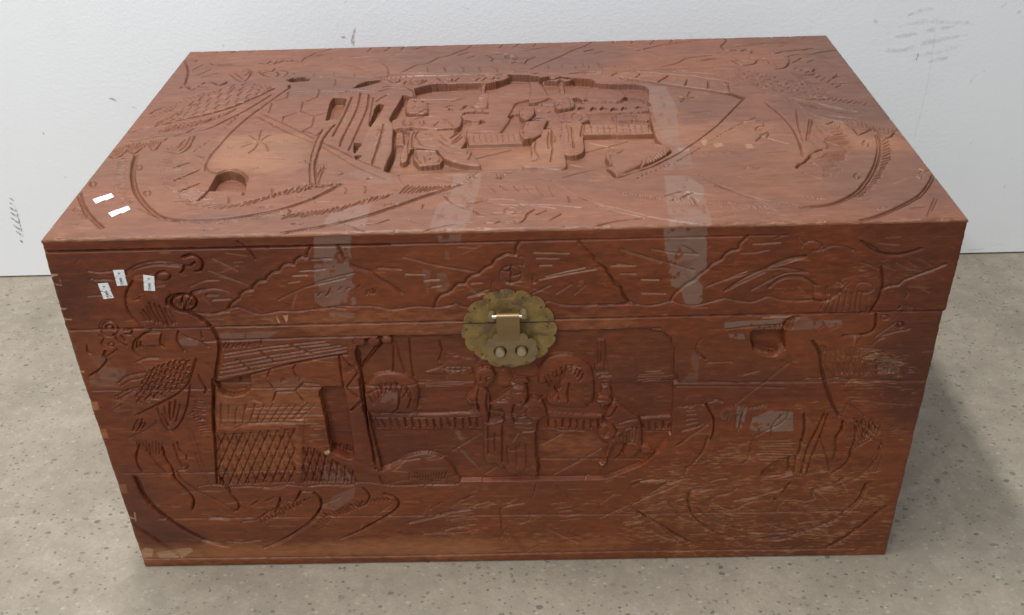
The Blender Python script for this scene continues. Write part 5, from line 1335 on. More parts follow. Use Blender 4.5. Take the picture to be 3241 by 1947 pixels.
g 1 1.2 .4|799.4 203.2 799.1 192.3 796.8 173.9 790.5 166.6
g 1 1.1 .4|838.8 250.2 838 239.8 828.5 227.7 814.3 219.1 802.8 210.4
g 1 1.1 .2|833.9 245.1 826.1 236.5 821.3 224.3 822.9 209.9
h 5 1 1.2 .2|778.9 256.9 787 257.5/777 220 783.5 223.4
h 12 .8 .6 .4|789.8 256.6 809.6 261.3/791.5 253.1 811.5 257
p .8 2 carved_tree|730.6 266.7 737.5 264.8 744.1 250.8 749.5 238.4 750.3 218.8 747.6 208.1 743.6 188.1 733.8 169.9 723.3 158.5 721.5 162.6 731.9 175.5 740.5 191.9 744.6 210 747.5 226 745.1 238.5 737 254.4
g 1.1 1.5|738.3 263 744.7 250.7 749.9 238.4 750.5 218.8 747.7 206.3
g 1 1.2 .5|744.6 210 742 190 732.2 171.8 723.2 159.8
g 1 1.1 .4|744.3 231.4 733.9 222.8 723.6 212.3 707.9 199.1
p .5 1.5 carved_foliage|711.3 270.6 719 277.2 735.2 276.8 737.4 266.5 730.8 263.2 720.6 254.8 719 258.3
p .5 1.5 carved_foliage|743.1 262.9 752 269.6 761.9 264.2 758.5 257.4 747.7 255.9
p .5 1.5 carved_foliage|754.2 243.5 758.8 253.9 769.4 257.1 777 248.2 771.2 237.9 760.3 236.4
h 6 .9 1 .3|756.4 250.5 772.4 253.6/760 239.9 771.2 237.9
g .9 1 .4|719 258.3 725.4 263.3 736.3 262.2
g .9 1 .4|741.6 264.7 750.6 269.6 757.7 266
h 6 .9 1 .3|713.4 260.2 715.8 225/725.5 261.6 733.5 228.1
g .9 1 .3|711.9 221.5 724.1 224.8 738.6 233.3
p .4 1 carved_leaf|678.1 152.4 686.5 155 696.8 150 695.6 145.3 685.5 148.4
p .4 1 carved_leaf|696.7 151.9 701.9 159.4 709.4 153.5 702.6 148.9
p .4 1 carved_leaf|708.2 149.7 715 155.3 722.2 153.2 721.2 147.5
g 1 1.1 .5|721.7 170.1 723.1 160.7 721.5 153.2
g .9 .9 .5|654.7 133.8 665.9 140.2 678.7 141.9 691.6 140.6
g .9 .9 .5|703.3 136.5 717.3 141.9 728.7 142.6
g .9 .9 .5|753.4 137.2 763.1 140.8 774.3 142.5
gl .9 .9 .6|656.1 100.5 675.7 115.8 694.9 132.8
gl .9 .9 .6|660.3 104.4 684.3 117.6 712.2 132.4
gl .8 .8 .4|711 105.2 720.9 109.8
g 1 1.1 .5|758.8 123.6 744.5 122.9 731.5 122.3 728.6 112.6 728.7 100.8 734.6 80.7 749.2 62.1 768.1 47.3 777.4 43
g 1 1.1 .4|664 86.4 686.8 69.7 711.7 48.7 736.8 29.4
g 1 1.1 .4|668.4 84.3 693.4 57.3 718.7 31.9
g 1 1 .4|702.3 105.4 705.8 95.4 718.7 77.1
g .9 .9 .5|688.1 99.8 695 105.5 703.8 105.3
g .9 .9 .5|757.4 106 764 112.7 776.8 115.4 788.9 124.8
g .9 .9 .6|785.1 103.4 802.2 106.9 817.6 111.5 835.5 118.8
g .9 .8 .6|793.5 91.3 800.2 97.1 811.4 101.8
g 1 1.1 .5|853.9 132.9 845.9 115.7 839.4 110 838.1 102.1
g 1 1 .5|843.6 86.1 846.8 96 850.7 99.9
g .9 .9 .5|835.6 117.9 846.5 123.4 855.3 132.9
g .9 .9 .5|887.2 108.8 884.2 120.6 896.6 124.2 910.1 129.6 920.1 139
g .9 .9 .4|884.2 120.6 889.9 104.9 874 99.3
g 1 1.1 .3|951.7 128.7 945.7 103.5 934 86 915.3 64.3 888 48.6 866.7 40.9
g 1 1 .3|956.3 126.6 950.4 101.5 937.8 79.9
h 8 .9 .8 .4|851.1 47.4 880.3 50.9 921.7 70.2/874.2 40.7 902.5 50.3 937.3 73.9
G 1 1.4 2|982.9 88.8 973.3 77.1 956.4 55.2 938.8 35 919 17.7
g .9 .9 .5|809.8 46.4 826.2 44.9 841.2 43.5
g .9 .8 .5|798.3 42.5 819.8 35.8 841.1 31.1 867.5 34.6
g .9 .8 .4|763.8 98 780.8 87.6 803.1 83.1
g 1 .9 .4|759.7 78.1 783.4 59.3 803.2 52.7
gl .9 .7 .5|657 78.5 667.2 80.3
gl .9 .7 .5|657.4 68.4 667.6 70.2
gl .9 .7 .5|657.8 58.2 674 59.8
gl .9 .7 .5|686.5 47.2 718.7 30.8
g 1 1 .3|517 106.4 490.4 99.9 484.8 90.9 487.1 76.3 486.6 57.8 494.5 52
g .9 .9 .5|524.7 90 521.8 75.5 511 70.2 508.5 75.8
g .9 .8 .4|481.1 56 491.5 38.9
gl .9 .8 .6|615.3 76.9 651.7 99.6
gl .8 .7 .5|644.9 68.9 666.1 72
gl .8 .7 .5|647.7 65.1 669 68.3
gl .8 .7 .5|543.1 60.2 586.5 32.8
h 5 .8 .6 .5|410.6 96.3 408 52.1/461.3 102.4 451.5 58.6
h 5 .8 .6 .5|548.6 103.9 559.2 74.6/575 106.8 593.9 77.4
gl .9 .7 .4|614.7 102.3 632.6 119.7
gl .9 .7 .4|424.5 106.8 448.9 120.5
gl .9 .7 .4|442.6 99.2 472.2 111.1
g .9 .8 .3|533.1 139.6 530.3 122.1 527.6 116.9
g .9 .8 .2|559.2 135.5 567 121.3 580.3 106.7
h 4 .8 .6 .5|592.9 141.7 673.5 139.8/600.6 148.4 699.3 142.6
gl .8 .6 .15|705 298.8 774.4 294.8 845.1 295.4 919.3 295.9 996.2 290.6
gl .8 .6 .2|701.9 290.9 775 288.4 830 285.5
g .9 1 .3|735.6 325 764.2 325.4
g .9 1 .3|725.8 359.1 721.4 347.3 726.1 331.8
gl .9 .9 .4|779.6 306 798 311.2
gl .9 1|723.8 338.5 733.4 329.5
s 5 2.2 .5|293 490.1 289.1 484.2 286.7 477.1 280.2 478.2 273.3 473 271.6 468.6 263.5 469.6 256.6 465.3 254.1 460.9 246.4 459.2 239.2 453 236.6 448.5 229 447.8 221.5 440.6 220.6 436.9 212.9 436.2 205.7 430.8 204.8 427 201.1 424.3 193.3 418.8 190.6 414
s 5 2 .5|520.5 490.4 516.6 482.5 516.4 475.1 507.5 476.2 503.3 475.4 499.4 472.9 492.6 468.6 489.8 462.4 485.1 460.7 479 456.3 474.7 451.9 466 449.3 460.6 444 458.5 439.5 450.1 438.7 445.1 433.3 439.8 427.9 430.4 424.4 425.2 417 423.7 409.9
s 6 2|325 489.8 328.1 476.1 339.3 465.1 354.3 459.3 365.8 448.1 374.7 442.4 386.7 431
s 5 1.8 .3|585.5 490.5 592 481.2 601.5 471.3 603.9 464.1 614.2 456.6 617.5 449.3 624 440 632.1 431.6 635.7 421.3 642.4 410.8
s 5 1.8 .4|766.9 491.4 759.8 482.6 758.8 475.9 750.6 474.2 744.4 469.5 741.5 463.7 731.9 458.1 725.8 450.4 718.6 444.6 713.2 437.8 705 433 698.6 426.1 692.2 419.1 689.3 411.4
g .9 .9 .4|759.7 471.8 773.9 471.9 791.1 475.1
S 4 1.6 .3|649.3 408.3 640.5 413.2 636.3 420.5 633.4 428.7 626.3 434.9 619 449 614.6 457 606.6 459.2
s 4 1.6 .4|986.7 451.3 976.1 445.7 959 438.2 945 431.6 940.1 425.7 929.3 423.9 923.2 420 921.1 417
g .9 1 .3|144.4 410.9 158.2 407.7 171 407.4 190.5 413.2 199.6 415.3 208.6 411.3 223.6 405.2 246.5 408.5 265.7 408 298.2 412 321.6 410.4
g .9 1 .3|285.8 410.9 295.2 409.7 306.8 413.3 326 413.7 348.3 413.2 357.7 412 374.9 407.8 400.7 411 424.5 409.5 438.9 411.4 447 414 451.6 411.1 459.5 409
g .9 1 .3|547 413.5 553.3 414.3 566 409.3 583.5 407.9 604.1 408.3 627.9 408.7 642.1 410.2
g .9 1 .4|607.8 407.6 623.4 407.7 640.7 409.3 665 405.8 682.1 409.5 688.9 411.4 703.1 405.9 718.7 405.2 737.3 410.3 749.2 412.8 763.2 409.6 780.7 408 797.2 414.5 811.5 409.5 832.4 408 848.5 409.2
e 1 1.2 .5|509.7 450.8 522.2 450.5 510 461.7
gl .9 .9|499 456.2 508.2 454.1 510 461.3
gl .9 .9|509.8 453.2 508.7 439.5
gl .9 .9|511.2 448.6 520.6 451.1
g .9 .9 .3|489.2 441.8 488.2 434.5 493.5 428.8
g .9 .8 .3|534.7 449.9 534.5 438.9 539.3 442.5
g .9 .7 .3|523.9 461 524.1 471.7 519.5 473.6
q .9 .7|540.8 443.3 572 449.9 603.8 455.4
q .9 .7|547.1 446.8 570.5 453 591.4 457.5
q .8 .7|392.1 454.2 413.9 453.3
q .8 .7|412.6 445.2 429.9 446.6
q .8 .6|419.8 436.5 431 438.6
q .9 .7|460.1 422.2 480 426.9
q .8 .6|464.9 423.9 483.3 431.3
q .8 .5|464.8 440.2 477.4 441
gl .9 .7 .4|391.5 476.7 424.8 465.2 470.9 455
gl .9 .7 .4|362.5 463.1 388.7 460.7
q .7 .5|534.9 478.2 573.4 476.2
q .7 .5|538 471 562.6 470.1
q .7 .5|541 461.5 554.9 461.7
gl .9 .8 .4|532.8 425.1 553.3 435.7
gl .9 .8 .4|559.6 424.4 576.8 437
gl .9 .8 .4|580.1 423 592.5 435.7
q .7 .6|630.1 480.7 640.6 476.9
q .7 .6|626.1 461.2 641.4 459
q .7 .6|631.2 449.3 641.8 448.7
q .7 .5|294 475.9 314.1 475.9
q .7 .5|292.2 462.1 304.9 463.6
h 5 .9 1|289.1 424.4 336.3 436.3/298.3 435.4 341.8 443.6
gl .9 .8 .3|290.1 444.8 306.4 449.9 337 457.4
h 7 .9 .9|346.6 428.6 357.8 430.2/347.9 434.2 356.8 435.8
gl .9 .8 .3|247.3 424.5 277.9 439.6 326.1 451.3
q .8 .6|267.4 455.4 283.9 456
q .8 .5|261.4 446.1 274.3 448
q .8 .5|291.9 475.6 313.7 476.5
q .7 .6|276 461.2 298 462.5
q .7 .6|174.4 426.3 193.6 426.7
q .7 .6|168.5 433 181.2 433
W 1|241.1 403.8 242.8 399 245 392.2 242.1 394.2
W 1|249 403 254.7 403.5 253.7 396.8 251.6 393
gl .9 .8 .5|629.5 480.4 665.3 467 711.9 451.1
gl .9 .8 .4|632.9 478.4 674 461.9
q .7 .6|619.2 459.3 647.1 458.6
q .7 .6|629.7 449.2 647.6 448.1
q .7 .8|653.9 440.6 672.7 439.6
q .8 .6|654.7 422.9 681.4 421.4
gl .8 .6 .4|663 479.6 686.7 474.2 715.4 471.6
gl .8 .6|697.8 482.6 713.7 471.6
q .8 .5|772.8 482.7 802.6 483.9
g 1 1 .4|826.7 477.5 829.3 483.2 839 484.9 848.2 478.9 845.6 473.2 838.9 473.4
g 1 1 .4|849 473.2 856.7 477.8 868.3 477.5 882.5 472.3
g 1 1.2 .6|890.6 483.6 903.9 473.7 916.6 467.6 930.2 466.3 941.6 468 955.7 472.9
g .9 1 .3|896 481.6 907.3 473.7
q .9 .8|746.9 438 759.9 444 769.7 448.1
gl .9 .8 .4|746.8 438.4 793 451.1 831.6 465.4
g .9 .9 .3|789.7 450.2 808.8 460.6 831.6 465.4
g .9 .9 .3|793.1 450.1 813.2 451.6 837.7 445.1
g .9 .9 .3|777.3 423.6 794.8 435.2 814.1 444.7 836 445.1
g .9 .9 .3|797.4 427.1 808.2 436.9 823.2 439.5 837.3 435.2 846.8 427.9 846.8 415.8 849.5 408.6 860.1 406.3
g .9 .9 .3|749.8 424.2 769.2 435.8 790.1 447.3
g .9 .8 .3|725.5 428.8 746.8 438.4
p .6 1.2 carved_beak|854.3 459.4 865.3 464 875.9 460.9 884.7 458.3 876.9 454 861.6 455.4
p .6 1.6 carved_bird|861.1 423.5 873.3 433.3 886 439 912.2 444.3 921.3 426.1 918.7 405.9 904 390.7 869.3 390.5 858.4 406.3 875.7 417.1
h 9 .9 .9 .2|862.9 411.3 884.8 425 906.7 416.4/856.8 392.9 886.7 390.1 910.9 390.6
g 1 1 .3|849.5 408.6 861.7 407.2 872.6 415.2 883.9 431
g .9 .9 .3|860.8 425.6 862 417.4 865.6 416.3
g .9 .9 .2|916.3 450.1 921.4 430.1 919.8 409.9 914.2 391.5
e .9 .8 .3|901.9 424.6 912.2 424.3 900.8 431.6
h 5 .9 .8 .3|869.9 433.4 879.8 435.1/874.5 425.2 881.1 427.1
h 5 .8 .5 .3|893.4 456.5 950.9 462.9/922.4 444 970.4 448.8
g .9 .8 .3|821.6 491 824 485.3 832.9 481.2
g .9 .9 .3|943.4 392.9 947.7 398 954.4 398.8
g .9 .8 .3|950.8 409.2 953.1 415.2 948.9 419.4
g .9 .9|244.6 490.9 246.5 493.5
t .8|293.3 470.2 297.5 503.6 338.8 504.4 335.6 488.7 335.7 445.6 333.7 413.9 295.6 412.6 287.3 422.6
t .7|300.3 480.7 313.8 503.2 331.7 502.8 321.6 410.4 296.9 414.8 290.2 437.4
t .8|301.9 405.6 331.5 404.9 330 398.4 302.4 399.8
t .7|430.2 503 457.6 503.2 456.4 493.1 432.7 493
t .6|411.4 461.9 421.5 458.1 415.6 425.1 413.5 436.3
t .6|439.2 486.2 442.6 479 443 471.9 437.6 472
t .6|427.2 454.3 436.7 457.3 441.2 439.3 433.5 428.4 425.9 432.3
t .9|674.8 505.9 721.6 510.4 724.6 460.6 725.6 448.8 716.2 439.1 722.2 430.9 724.2 405.4 704.8 405.9 698.3 425.5 687.7 431.8 683.1 449.8 686.2 455.7 678.1 477.3
t .9|750.4 381.8 788.5 383.1 816.6 384.8 816.7 374.9 786 375.3 751.3 371.6
t .7|776.6 370.6 800.5 372.7 817.8 374.9 817.2 370.3 799.7 369.9
t .8|756.3 365.1 773.9 365.6 776.9 357.2 759.8 357.7
t .7|826.9 380.4 831.8 385.1 843.2 388.7 846.6 384.1 857.4 380.5 861.8 380.4 862.2 369.9 852.4 369.5 826.3 367.4
t .8|862.8 380.8 883.3 381.9 885.7 374.6 870.8 370.3
t .8|776.4 259.4 789.5 257.6 787.4 241.7 786.7 225.2 776.8 224.7
t .9|796.7 241.4 806.7 245.7 814.2 251.4 844.5 248.9 848.6 217.9 823.7 218.2 806.1 218.4 794.6 222.7 795.3 232.5
t .5|860.4 242.2 866.7 238.3 869.1 229.2 861.5 229.4
t .7|350.8 284.4 360.7 292.3 370.7 290.9 366.5 273.5 346.6 275.2
t .7|169.3 379.4 184.2 381 241.9 382 226.6 372.1 170.6 373.1
t .7|125.1 374.2 135.8 374.7 146.4 370.1 144.2 363.2 124 364.3
t .6|10.4 322.8 30.5 336.7 54.3 332 51.1 317.7 33.7 307.7 6.8 307.9
t .5|-6.5 367.9 7.6 368.5 6.7 361.6 -2.5 357.8
t .4|15.7 351.3 31.5 354.9 41.3 340.5 23.3 334.8
t .6|267.6 176.9 283 176.6 302.1 155.5 301.2 147.2 260.2 148.2
t .6|255.1 106.3 273.1 124.7 302.4 139.9 298.5 121.4 270 97.8
t .7|433.1 222 440.5 224.4 444.2 207.3 439.7 208.2
t .6|437.5 191 444.2 192.6 460.9 161.3 457.6 163.2
t .5|434.9 139.4 470.2 138.6 471.2 130.4 453.4 126.2
t .5|714.9 338.7 724.4 342.9 727 296 707 296.4 718.3 316.5
t .4|217.5 311.6 253.4 317 268.4 304.1 245.8 285.7 222.8 290.5
k .7|10.7 85.4 50.9 84.4 78.2 58.7 99 38.3 57.5 36.4 29.4 39.9 9.2 60.3
k .5|-3 489.9 28.9 487.3 48.5 439.6 35.3 398.2 -2 391.4 -1.7 429.6
k .35|885.6 504.5 1000.2 505.4 1006.8 395.5 973.3 390.1 918 410
k .15|415 170.4 535.4 155.1 629.4 161.8 629.9 145.7 494.8 145.3 433.9 146.7
k .2|633 289.6 696.5 288.1 699.3 242.5 661.8 243.4
b .8|-6.8 34.4 58.5 41.5 189.3 38.4 333.3 46.4 449.4 43.6 475.2 28.8 447.9 9.2 330.5 14.9 61.1 12.5 -6.4 8.2
b .45|159.9 399.1 320.6 400.9 319.1 387.5 165.8 387.3
b .35|285.1 405.6 454.4 403.4 452.9 370.6 281 372.8
b .35|559.7 400.9 643.8 398.8 644.9 371.8 559.7 373.9
b .3|539.9 216.1 608.1 214.5 615.5 179.8 542.3 178
b .35|144.3 224.9 236.2 230 227.6 167.6 134.7 159.5
W .7|788.1 386.2 806.4 388.3 827 388.2 821.9 386 806.8 385.1
w .35|388.6 497.9 640 493.6 642.4 434.4 524.8 416.8 446.4 433.7
w .5|622.6 486.3 722 493.4 743.8 434.4 659.3 416.2
w .5|722 493.4 824.1 471.8 924.7 469.4 978.9 448.6 937.5 397.2 762.8 413.7
w .75|865.8 351.7 942.1 356.6 980.9 325.8 971.9 283.9 885.6 291.7
w .55|840.8 287.1 989 283.5 993.7 197.4 851.7 200.7
w .85|693.6 204 860 207.2 927.7 172.7 973.1 145.3 999.9 8.4 659.7 12.2 655.5 114.3
w .5|412.3 124.9 648.3 119.3 652.5 8.3 406.4 25.6
w .4|-3 51.5 449.9 54.9 447.7 3.4 -6.4 8.2
w .3|837.8 274.4 957 245.7 971.2 164.2 860.5 203.6
pp .15 0 finger_joint|-1.5 461.5 10.7 458.9 9.1 450.7 -1.3 453.1
W 0.81|-0.8 464.5 9.8 464.5 8.7 462.1 3.7 461.3 2.8 459.7 -1.1 459.2
W 0.65|-2.2 453.5 10.4 450.3 10 448.7 -2.2 451.7
W 0.57|9.5 457.9 10.4 457.6 9.6 452.9 8.7 453.2
pp .15 0 finger_joint|-0.5 416.9 9.1 418 11.2 404.9 -1.7 405.9
W 0.57|-0.3 419.9 8.5 419.3 6.7 417.4 -0.2 416
W 0.65|-2.2 406.2 10.5 404.3 9.5 402.4 -2.3 403.6
pp .15 0 finger_joint|-5.1 369.4 7.7 369.1 6.3 356.8 -5.4 357.1
k .8|-5.1 369.4 7.7 369.1 6.3 356.8 -5.4 357.1
W 0.73|-5.2 331.1 6.2 331.5 5.7 328.4 -4.9 327.8
W 0.49|-4.4 327.8 -1.7 327.2 -3.1 314.5 -5.4 314.5
pp .15 0 finger_joint|-4.9 327.8 7 329.8 8.3 321.3 7.7 314.2 -3.7 314.5
pp .15 0 finger_joint|-3.1 284.2 9.2 284.6 8.8 272.2 -2.8 271.3
B 0.85|-3.1 284.2 9.2 284.6 8.8 272.2 -2.8 271.3
pp .15 0 finger_joint|-2.5 241 9 242.3 9.2 227 -3 227
B 0.68|-2.5 241 9 242.3 9.2 227 -3 227
pp .15 0 finger_joint|-0.3 151.3 11 151.6 10.2 135.2 -0.8 135.5
B 0.85|-0.3 151.3 11 151.6 10.2 135.2 -0.8 135.5
W .7|-0.4 96.1 9.5 90.9 8.4 88.8 -0.9 92.3
W .7|9.4 102.4 11.5 101.9 9.1 85.4 7.2 86
W .6|3 31.9 10.4 37.5 20 34.4 14.9 20.1 2.2 18.9
W .6|22.9 28.6 69.8 36.1 72.8 30.3 53.5 16.2 24.5 16.3
gl 1.1 1.8|-4.4 492.4 192.3 492.4 378.9 492.2
gl .9 .9|378.9 492.2 605.7 492.6
gl .7 .5|605.7 492.6 810.7 493.1
gl .9 1.5|-6 388.6 300 389.6 700 390.4 1003 390.9
gl .8 .7 .2|6.7 301 233.9 299.3 460.3 299.5
gl .8 .6 .15|685.5 296 835.5 293.3 999.8 292.2
gl .7 .6 .2|10.6 168.8 135 167.9 255.1 167.7
gl .8 .8 .3|38 88.5 327.6 87.3 656.8 82.9 951.5 81.5
gl 1 1 .3|1.3 15.7 320.7 13 659.5 15.2 954.1 13
gl 1 1.2|150 369 280.9 371.8 368.6 371.1 454.5 370.2
gl 1 1.2|559.7 372.7 621 373.4 677.3 374.6
k .2|329.4 369.6 454.5 369.6 457.7 332.6 462.5 248.1 467.3 145.1 413.7 146.4 333.5 206.6 329.4 304.7
k .2|422.7 301 511.2 294.1 546.6 249.5 546.2 154.8 454.4 151.6 416.8 201.9
k .25|605.1 349.2 692.8 347.1 696.3 291.2 606.2 296.6
b .35|156.5 314.3 278.6 297.7 275.4 241.2 241.6 242.1 143.1 239.6
k .5|954.8 396.8 995.9 389.5 1004.2 322.9 1000.4 231 968.5 222.2 932.5 324.7
k .4|215.7 493.4 229.9 486 230.5 449.9 213.4 441.2 206.1 463.3
k .5|11.7 203.3 38.5 167 45 114 20 81.8 -3.7 93.4
k .4|174.5 75.4 334.1 54.8 415.9 66.9 414.6 44.5 251.3 42.6 129 45.5
s 6 1.8 .5|758.8 123.6 744.5 122.9 731.5 122.3 728.6 112.6 728.7 100.8 734.6 80.7 749.2 62.1 768.1 47.3 789.7 38.5
s 6 1.6 .4|659.3 92.5 686.8 69.7 711.7 48.7 736.8 29.4
S 7 2 .4|951.7 128.7 945.7 103.5 934 86 915.3 64.3 888 48.6 866.7 40.9 830 37.6
S 6 1.8 .4|982.9 88.8 973.3 77.1 956.4 55.2 938.8 35 919 17.7
S 5 2 .5|906.2 231.1 907 216.9 901.7 206.2 904.2 184.3 903.7 173.2
S 6 1.8 .4|959.1 194 957.3 172 946.8 149.7 930.7 134.9 921.3 131.3
s 5 1.8 .5|746 209.9 742 190 732.2 171.8 723.2 159.8
S 4 1.8 .4|857.4 242.8 861.3 223.3 860.5 198.2 858.9 178
s 5 1.6 .4|837.4 102.2 845.9 115.7 853.9 132.9
s 5 1.6 .3|887.2 108.8 884.2 120.6 896.6 124.2 910.1 129.6 920.1 139
s 5 1.8 .4|855.3 352 862.7 341 867.2 329.9 870.5 314.6 874.7 300.5 883.1 277.5 893.2 255.4 901.5 240.1
S 5 1.8 .5|921.5 387.5 923.7 374.3 920.9 365.1 908.6 360.1 888.9 359.2
s 4 1.4 .4|917 328.7 927.3 333.3 939.2 335
h 8 .9 1 .3|872 339.4 889.4 341.7 909.8 338.5/876.6 322.8 894.1 325.1 917 321.8
h 8 .9 1 .3|883.7 319.9 903.7 320.8 924.6 316.1/889.6 302.9 908.6 303.9 929.4 300.6
h 9 .9 1 .3|932.2 324.2 946.1 321.1 961.1 312.4/939.1 310.2 953.6 304.2 967 298.3
s 5 1.8 .4|831.6 465.4 808.8 460.6 789.7 450.2 770.5 439.8 749.8 424.2
s 5 1.6 .4|846.8 427.9 837.3 435.2 823.2 439.5 808.2 436.9 797.4 427.1
s 5 1.8 .5|890.6 483.6 903.9 473.7 916.6 467.6 930.2 466.3 941.6 468 955.7 472.9
S 5 1.6 .3|916.3 450.1 921.4 430.1 919.8 409.9 914.2 391.5
s 6 2|26.1 162.1 30.6 130.4 42.6 102.7 61.6 77.5 80.4 59.4 100.3 45.6 119.6 38.6
s 5 1.8 .3|70.7 209.4 70.9 191.8 75.5 176.4 75.8 158.3 87.3 137.1 91.8 121 86.8 103.5
S 5 1.8 .3|248 129.3 254.4 117.1 251.4 101 235.6 79.5 217.3 63.2 190.2 44.1
S 5 1.8 .3|338.4 125.8 351.5 117.5 353.4 104 337 88.1 293.8 58.6
s 5 1.6 .4|447.5 96.4 421.3 91.5 396.7 82.5 366 73.6
b .42|414.6 44.5 638.1 42 638.8 19.2 412.9 12.9
h 10 1 1.1|544.3 309.1 559.4 321.2 576.9 325.4 592.1 312.6/550.6 294.7 561.9 308.7 575.7 314.6 587.2 301.8
h 9 1 1|334.2 285.7 349 300.1 366.1 303.9 382 293/339.7 272.7 352.9 287.3 365.1 291.3 374.3 280.4
S 5 1.6 .3|907.2 231.3 905.8 217.8 901.5 207.2
s 4 1.5 .3|921.7 235.5 930.8 221.7 944.8 207.7 953.2 199.9
g 1.2 1.3 .3|931.2 233.8 939.1 221.5 949 210.7
g 1.2 1.3 .3|940.6 233.5 947 222.9 954.4 213.6
g 1.2 1.3 .3|929.6 230.5 935.4 219.8 935 205.4
g 1.2 1.3 .3|937.8 230.3 942.3 219.6 940.3 207.1
S 5 1.6 .4|924.4 228.9 925.9 214.6 925.3 196.6 923.1 183.9 923.4 172.8 915.8 158 905.9 148.8
s 5 1.6 .4|654.7 133.8 665.9 140.2 678.7 141.9 691.6 140.6 703.3 137.4
p .6 2 carved_foliage|663.1 139.4 680.1 142.8 697.3 140.5 692.1 132.9 672.1 129.5
p .6 2 carved_foliage|733.1 120.3 747.4 121.9 756.9 111.9 749 102.3 735.6 106.5
g 1.1 1.2 .3|738.1 92.6 754 76.2 775.8 61.5 800.2 52.8
g 1.1 1.2 .3|746.2 100.4 765 84 786.5 73.4
"""
RND = 4.0
def axis(n, a, b, dense):
    """regular samples with a few closer ones inside the rounded borders"""
    mid = np.linspace(a, b, n)
    e = [np.array([0, .12, .35, .75, 1.4, 2.3, 3.3]) if d else np.array([]) for d in dense]
    mid = mid[(mid > a + (4 if dense[0] else -1)) & (mid < b - (4 if dense[1] else -1))]
    return np.unique(np.r_[a + e[0], mid, b - e[1]])
top = Panel(axis(1250, 0, 1000, (1, 1)), axis(560, 0, DEPTH, (1, 1)))
front = Panel(axis(1250, 0, 1000, (1, 1)), axis(550, 0, HEIGHT - RND, (1, 0)))
top.run(TOP_CARVING); front.run(FRONT_CARVING)
def nicks(p, n, pale, cut, ylim):
    """handling marks: short scratches mostly along the grain and a few knife cuts"""
    for _ in range(n):
        x, y = rng.uniform(8, 992), rng.uniform(6, ylim); L = rng.uniform(3, 26); a = rng.normal(0, .12) if rng.random() < .7 else rng.uniform(-1.2, 1.2)
        P = np.array([[x, y], [x + L * math.cos(a), y + L * math.sin(a)]])
        j = min(len(p.ys) - 1, np.searchsorted(p.ys, y)); i = min(len(p.xs) - 1, np.searchsorted(p.xs, x))
        if p.h[j, i] < -4: continue
        if rng.random() < cut: p.groove(P, .8, rng.uniform(.5, .8), 0, .85, 1.4)
        else: p.scratch(P, .8, rng.uniform(.15, .5) * pale)
nicks(top, 260, .6, .4, DEPTH - 8); nicks(front, 330, .6, .25, HEIGHT - 20)
top.finish(); front.finish()

def plank_ids(panel, lines):
    """lines: rising heights (left, right) of the seams; the id under the first is 1"""
    out = np.ones(panel.h.shape, int); t = panel.xs / 1000.
    for a, b in lines: out += panel.ys[:, None] > (a + (b - a) * t)[None]
    return out
top_pl = plank_ids(top, [(160, 172), (268, 268), (424, 402), (545, 530)])
front_pl = plank_ids(front, [(88, 80), (168, 160), (300, 288), (388.6, 390.9), (492, 492)])
top.id = np.where(top.id > 0, top.id, top_pl); front.id = np.where(front.id > 0, front.id, front_pl)
# the film of old tape that still sticks to the wood
TAPE_ID = 90
for p in (top, front):
    # split the film into its separate patches
    m = p.tape > .45; lab = np.zeros(m.shape, int); k = 0
    ys_, xs_ = np.nonzero(m); left = set(zip(ys_.tolist(), xs_.tolist()))
    while left:
        seed = left.pop(); k += 1; stack = [seed]; lab[seed] = k
        while stack:
            y, x = stack.pop()
            for q in ((y + 1, x), (y - 1, x), (y, x + 1), (y, x - 1)):
                if q in left: left.remove(q); lab[q] = k; stack.append(q)
    for i in range(1, k + 1):
        mm = lab == i
        if mm.sum() > 60: p.id[mm] = 1000 + i; p.names[1000 + i] = 'tape_film'

chip = lambda sh: np.maximum(0, smooth_noise(*sh, 5, 14) + .5 * smooth_noise(*sh, 3, 5) - .35)
def roundoff(d): 
    d = np.clip(d, 0, RND); return RND - np.sqrt(np.maximum(0, RND * RND - (RND - d) ** 2))
dx = lambda p: np.minimum(p.xs, 1000 - p.xs)[None]
edge_top = np.minimum(dx(top), np.minimum(top.ys, DEPTH - top.ys)[:, None])
prof = roundoff(edge_top)
top.h = np.where(edge_top < RND, np.minimum(top.h * np.clip(edge_top / RND, 0, 1), 0) - prof, top.h)
top.h -= np.where(top.ys[:, None] > 1.2, 2.2 * chip(top.h.shape) * np.clip(1 - edge_top / 7, 0, 1) ** 1.5, 0)
edge_f = np.minimum(dx(front), front.ys[:, None])
front.h = np.where(edge_f < RND, np.minimum(front.h * np.clip(edge_f / RND, 0, 1), 0) - .8 * roundoff(edge_f), front.h)
front.h -= 1.6 * chip(front.h.shape) * np.clip(1 - edge_f / 6, 0, 1)
front.h *= np.clip((HEIGHT - RND - front.ys[:, None]) / 3., 0, 1)
# rubbed edges; the lid's front edge also gets a painted pale highlight
top.wear = np.maximum(np.maximum(top.wear, .22), np.maximum(.75 * np.clip(1 - edge_top / 9, 0, 1), 1.3 * np.clip(1 - top.ys / 5, 0, 1)[:, None])); front.wear = np.maximum(front.wear, .25); front.wear = np.maximum(front.wear, .55 * np.clip(1 - edge_f / 10, 0, 1))

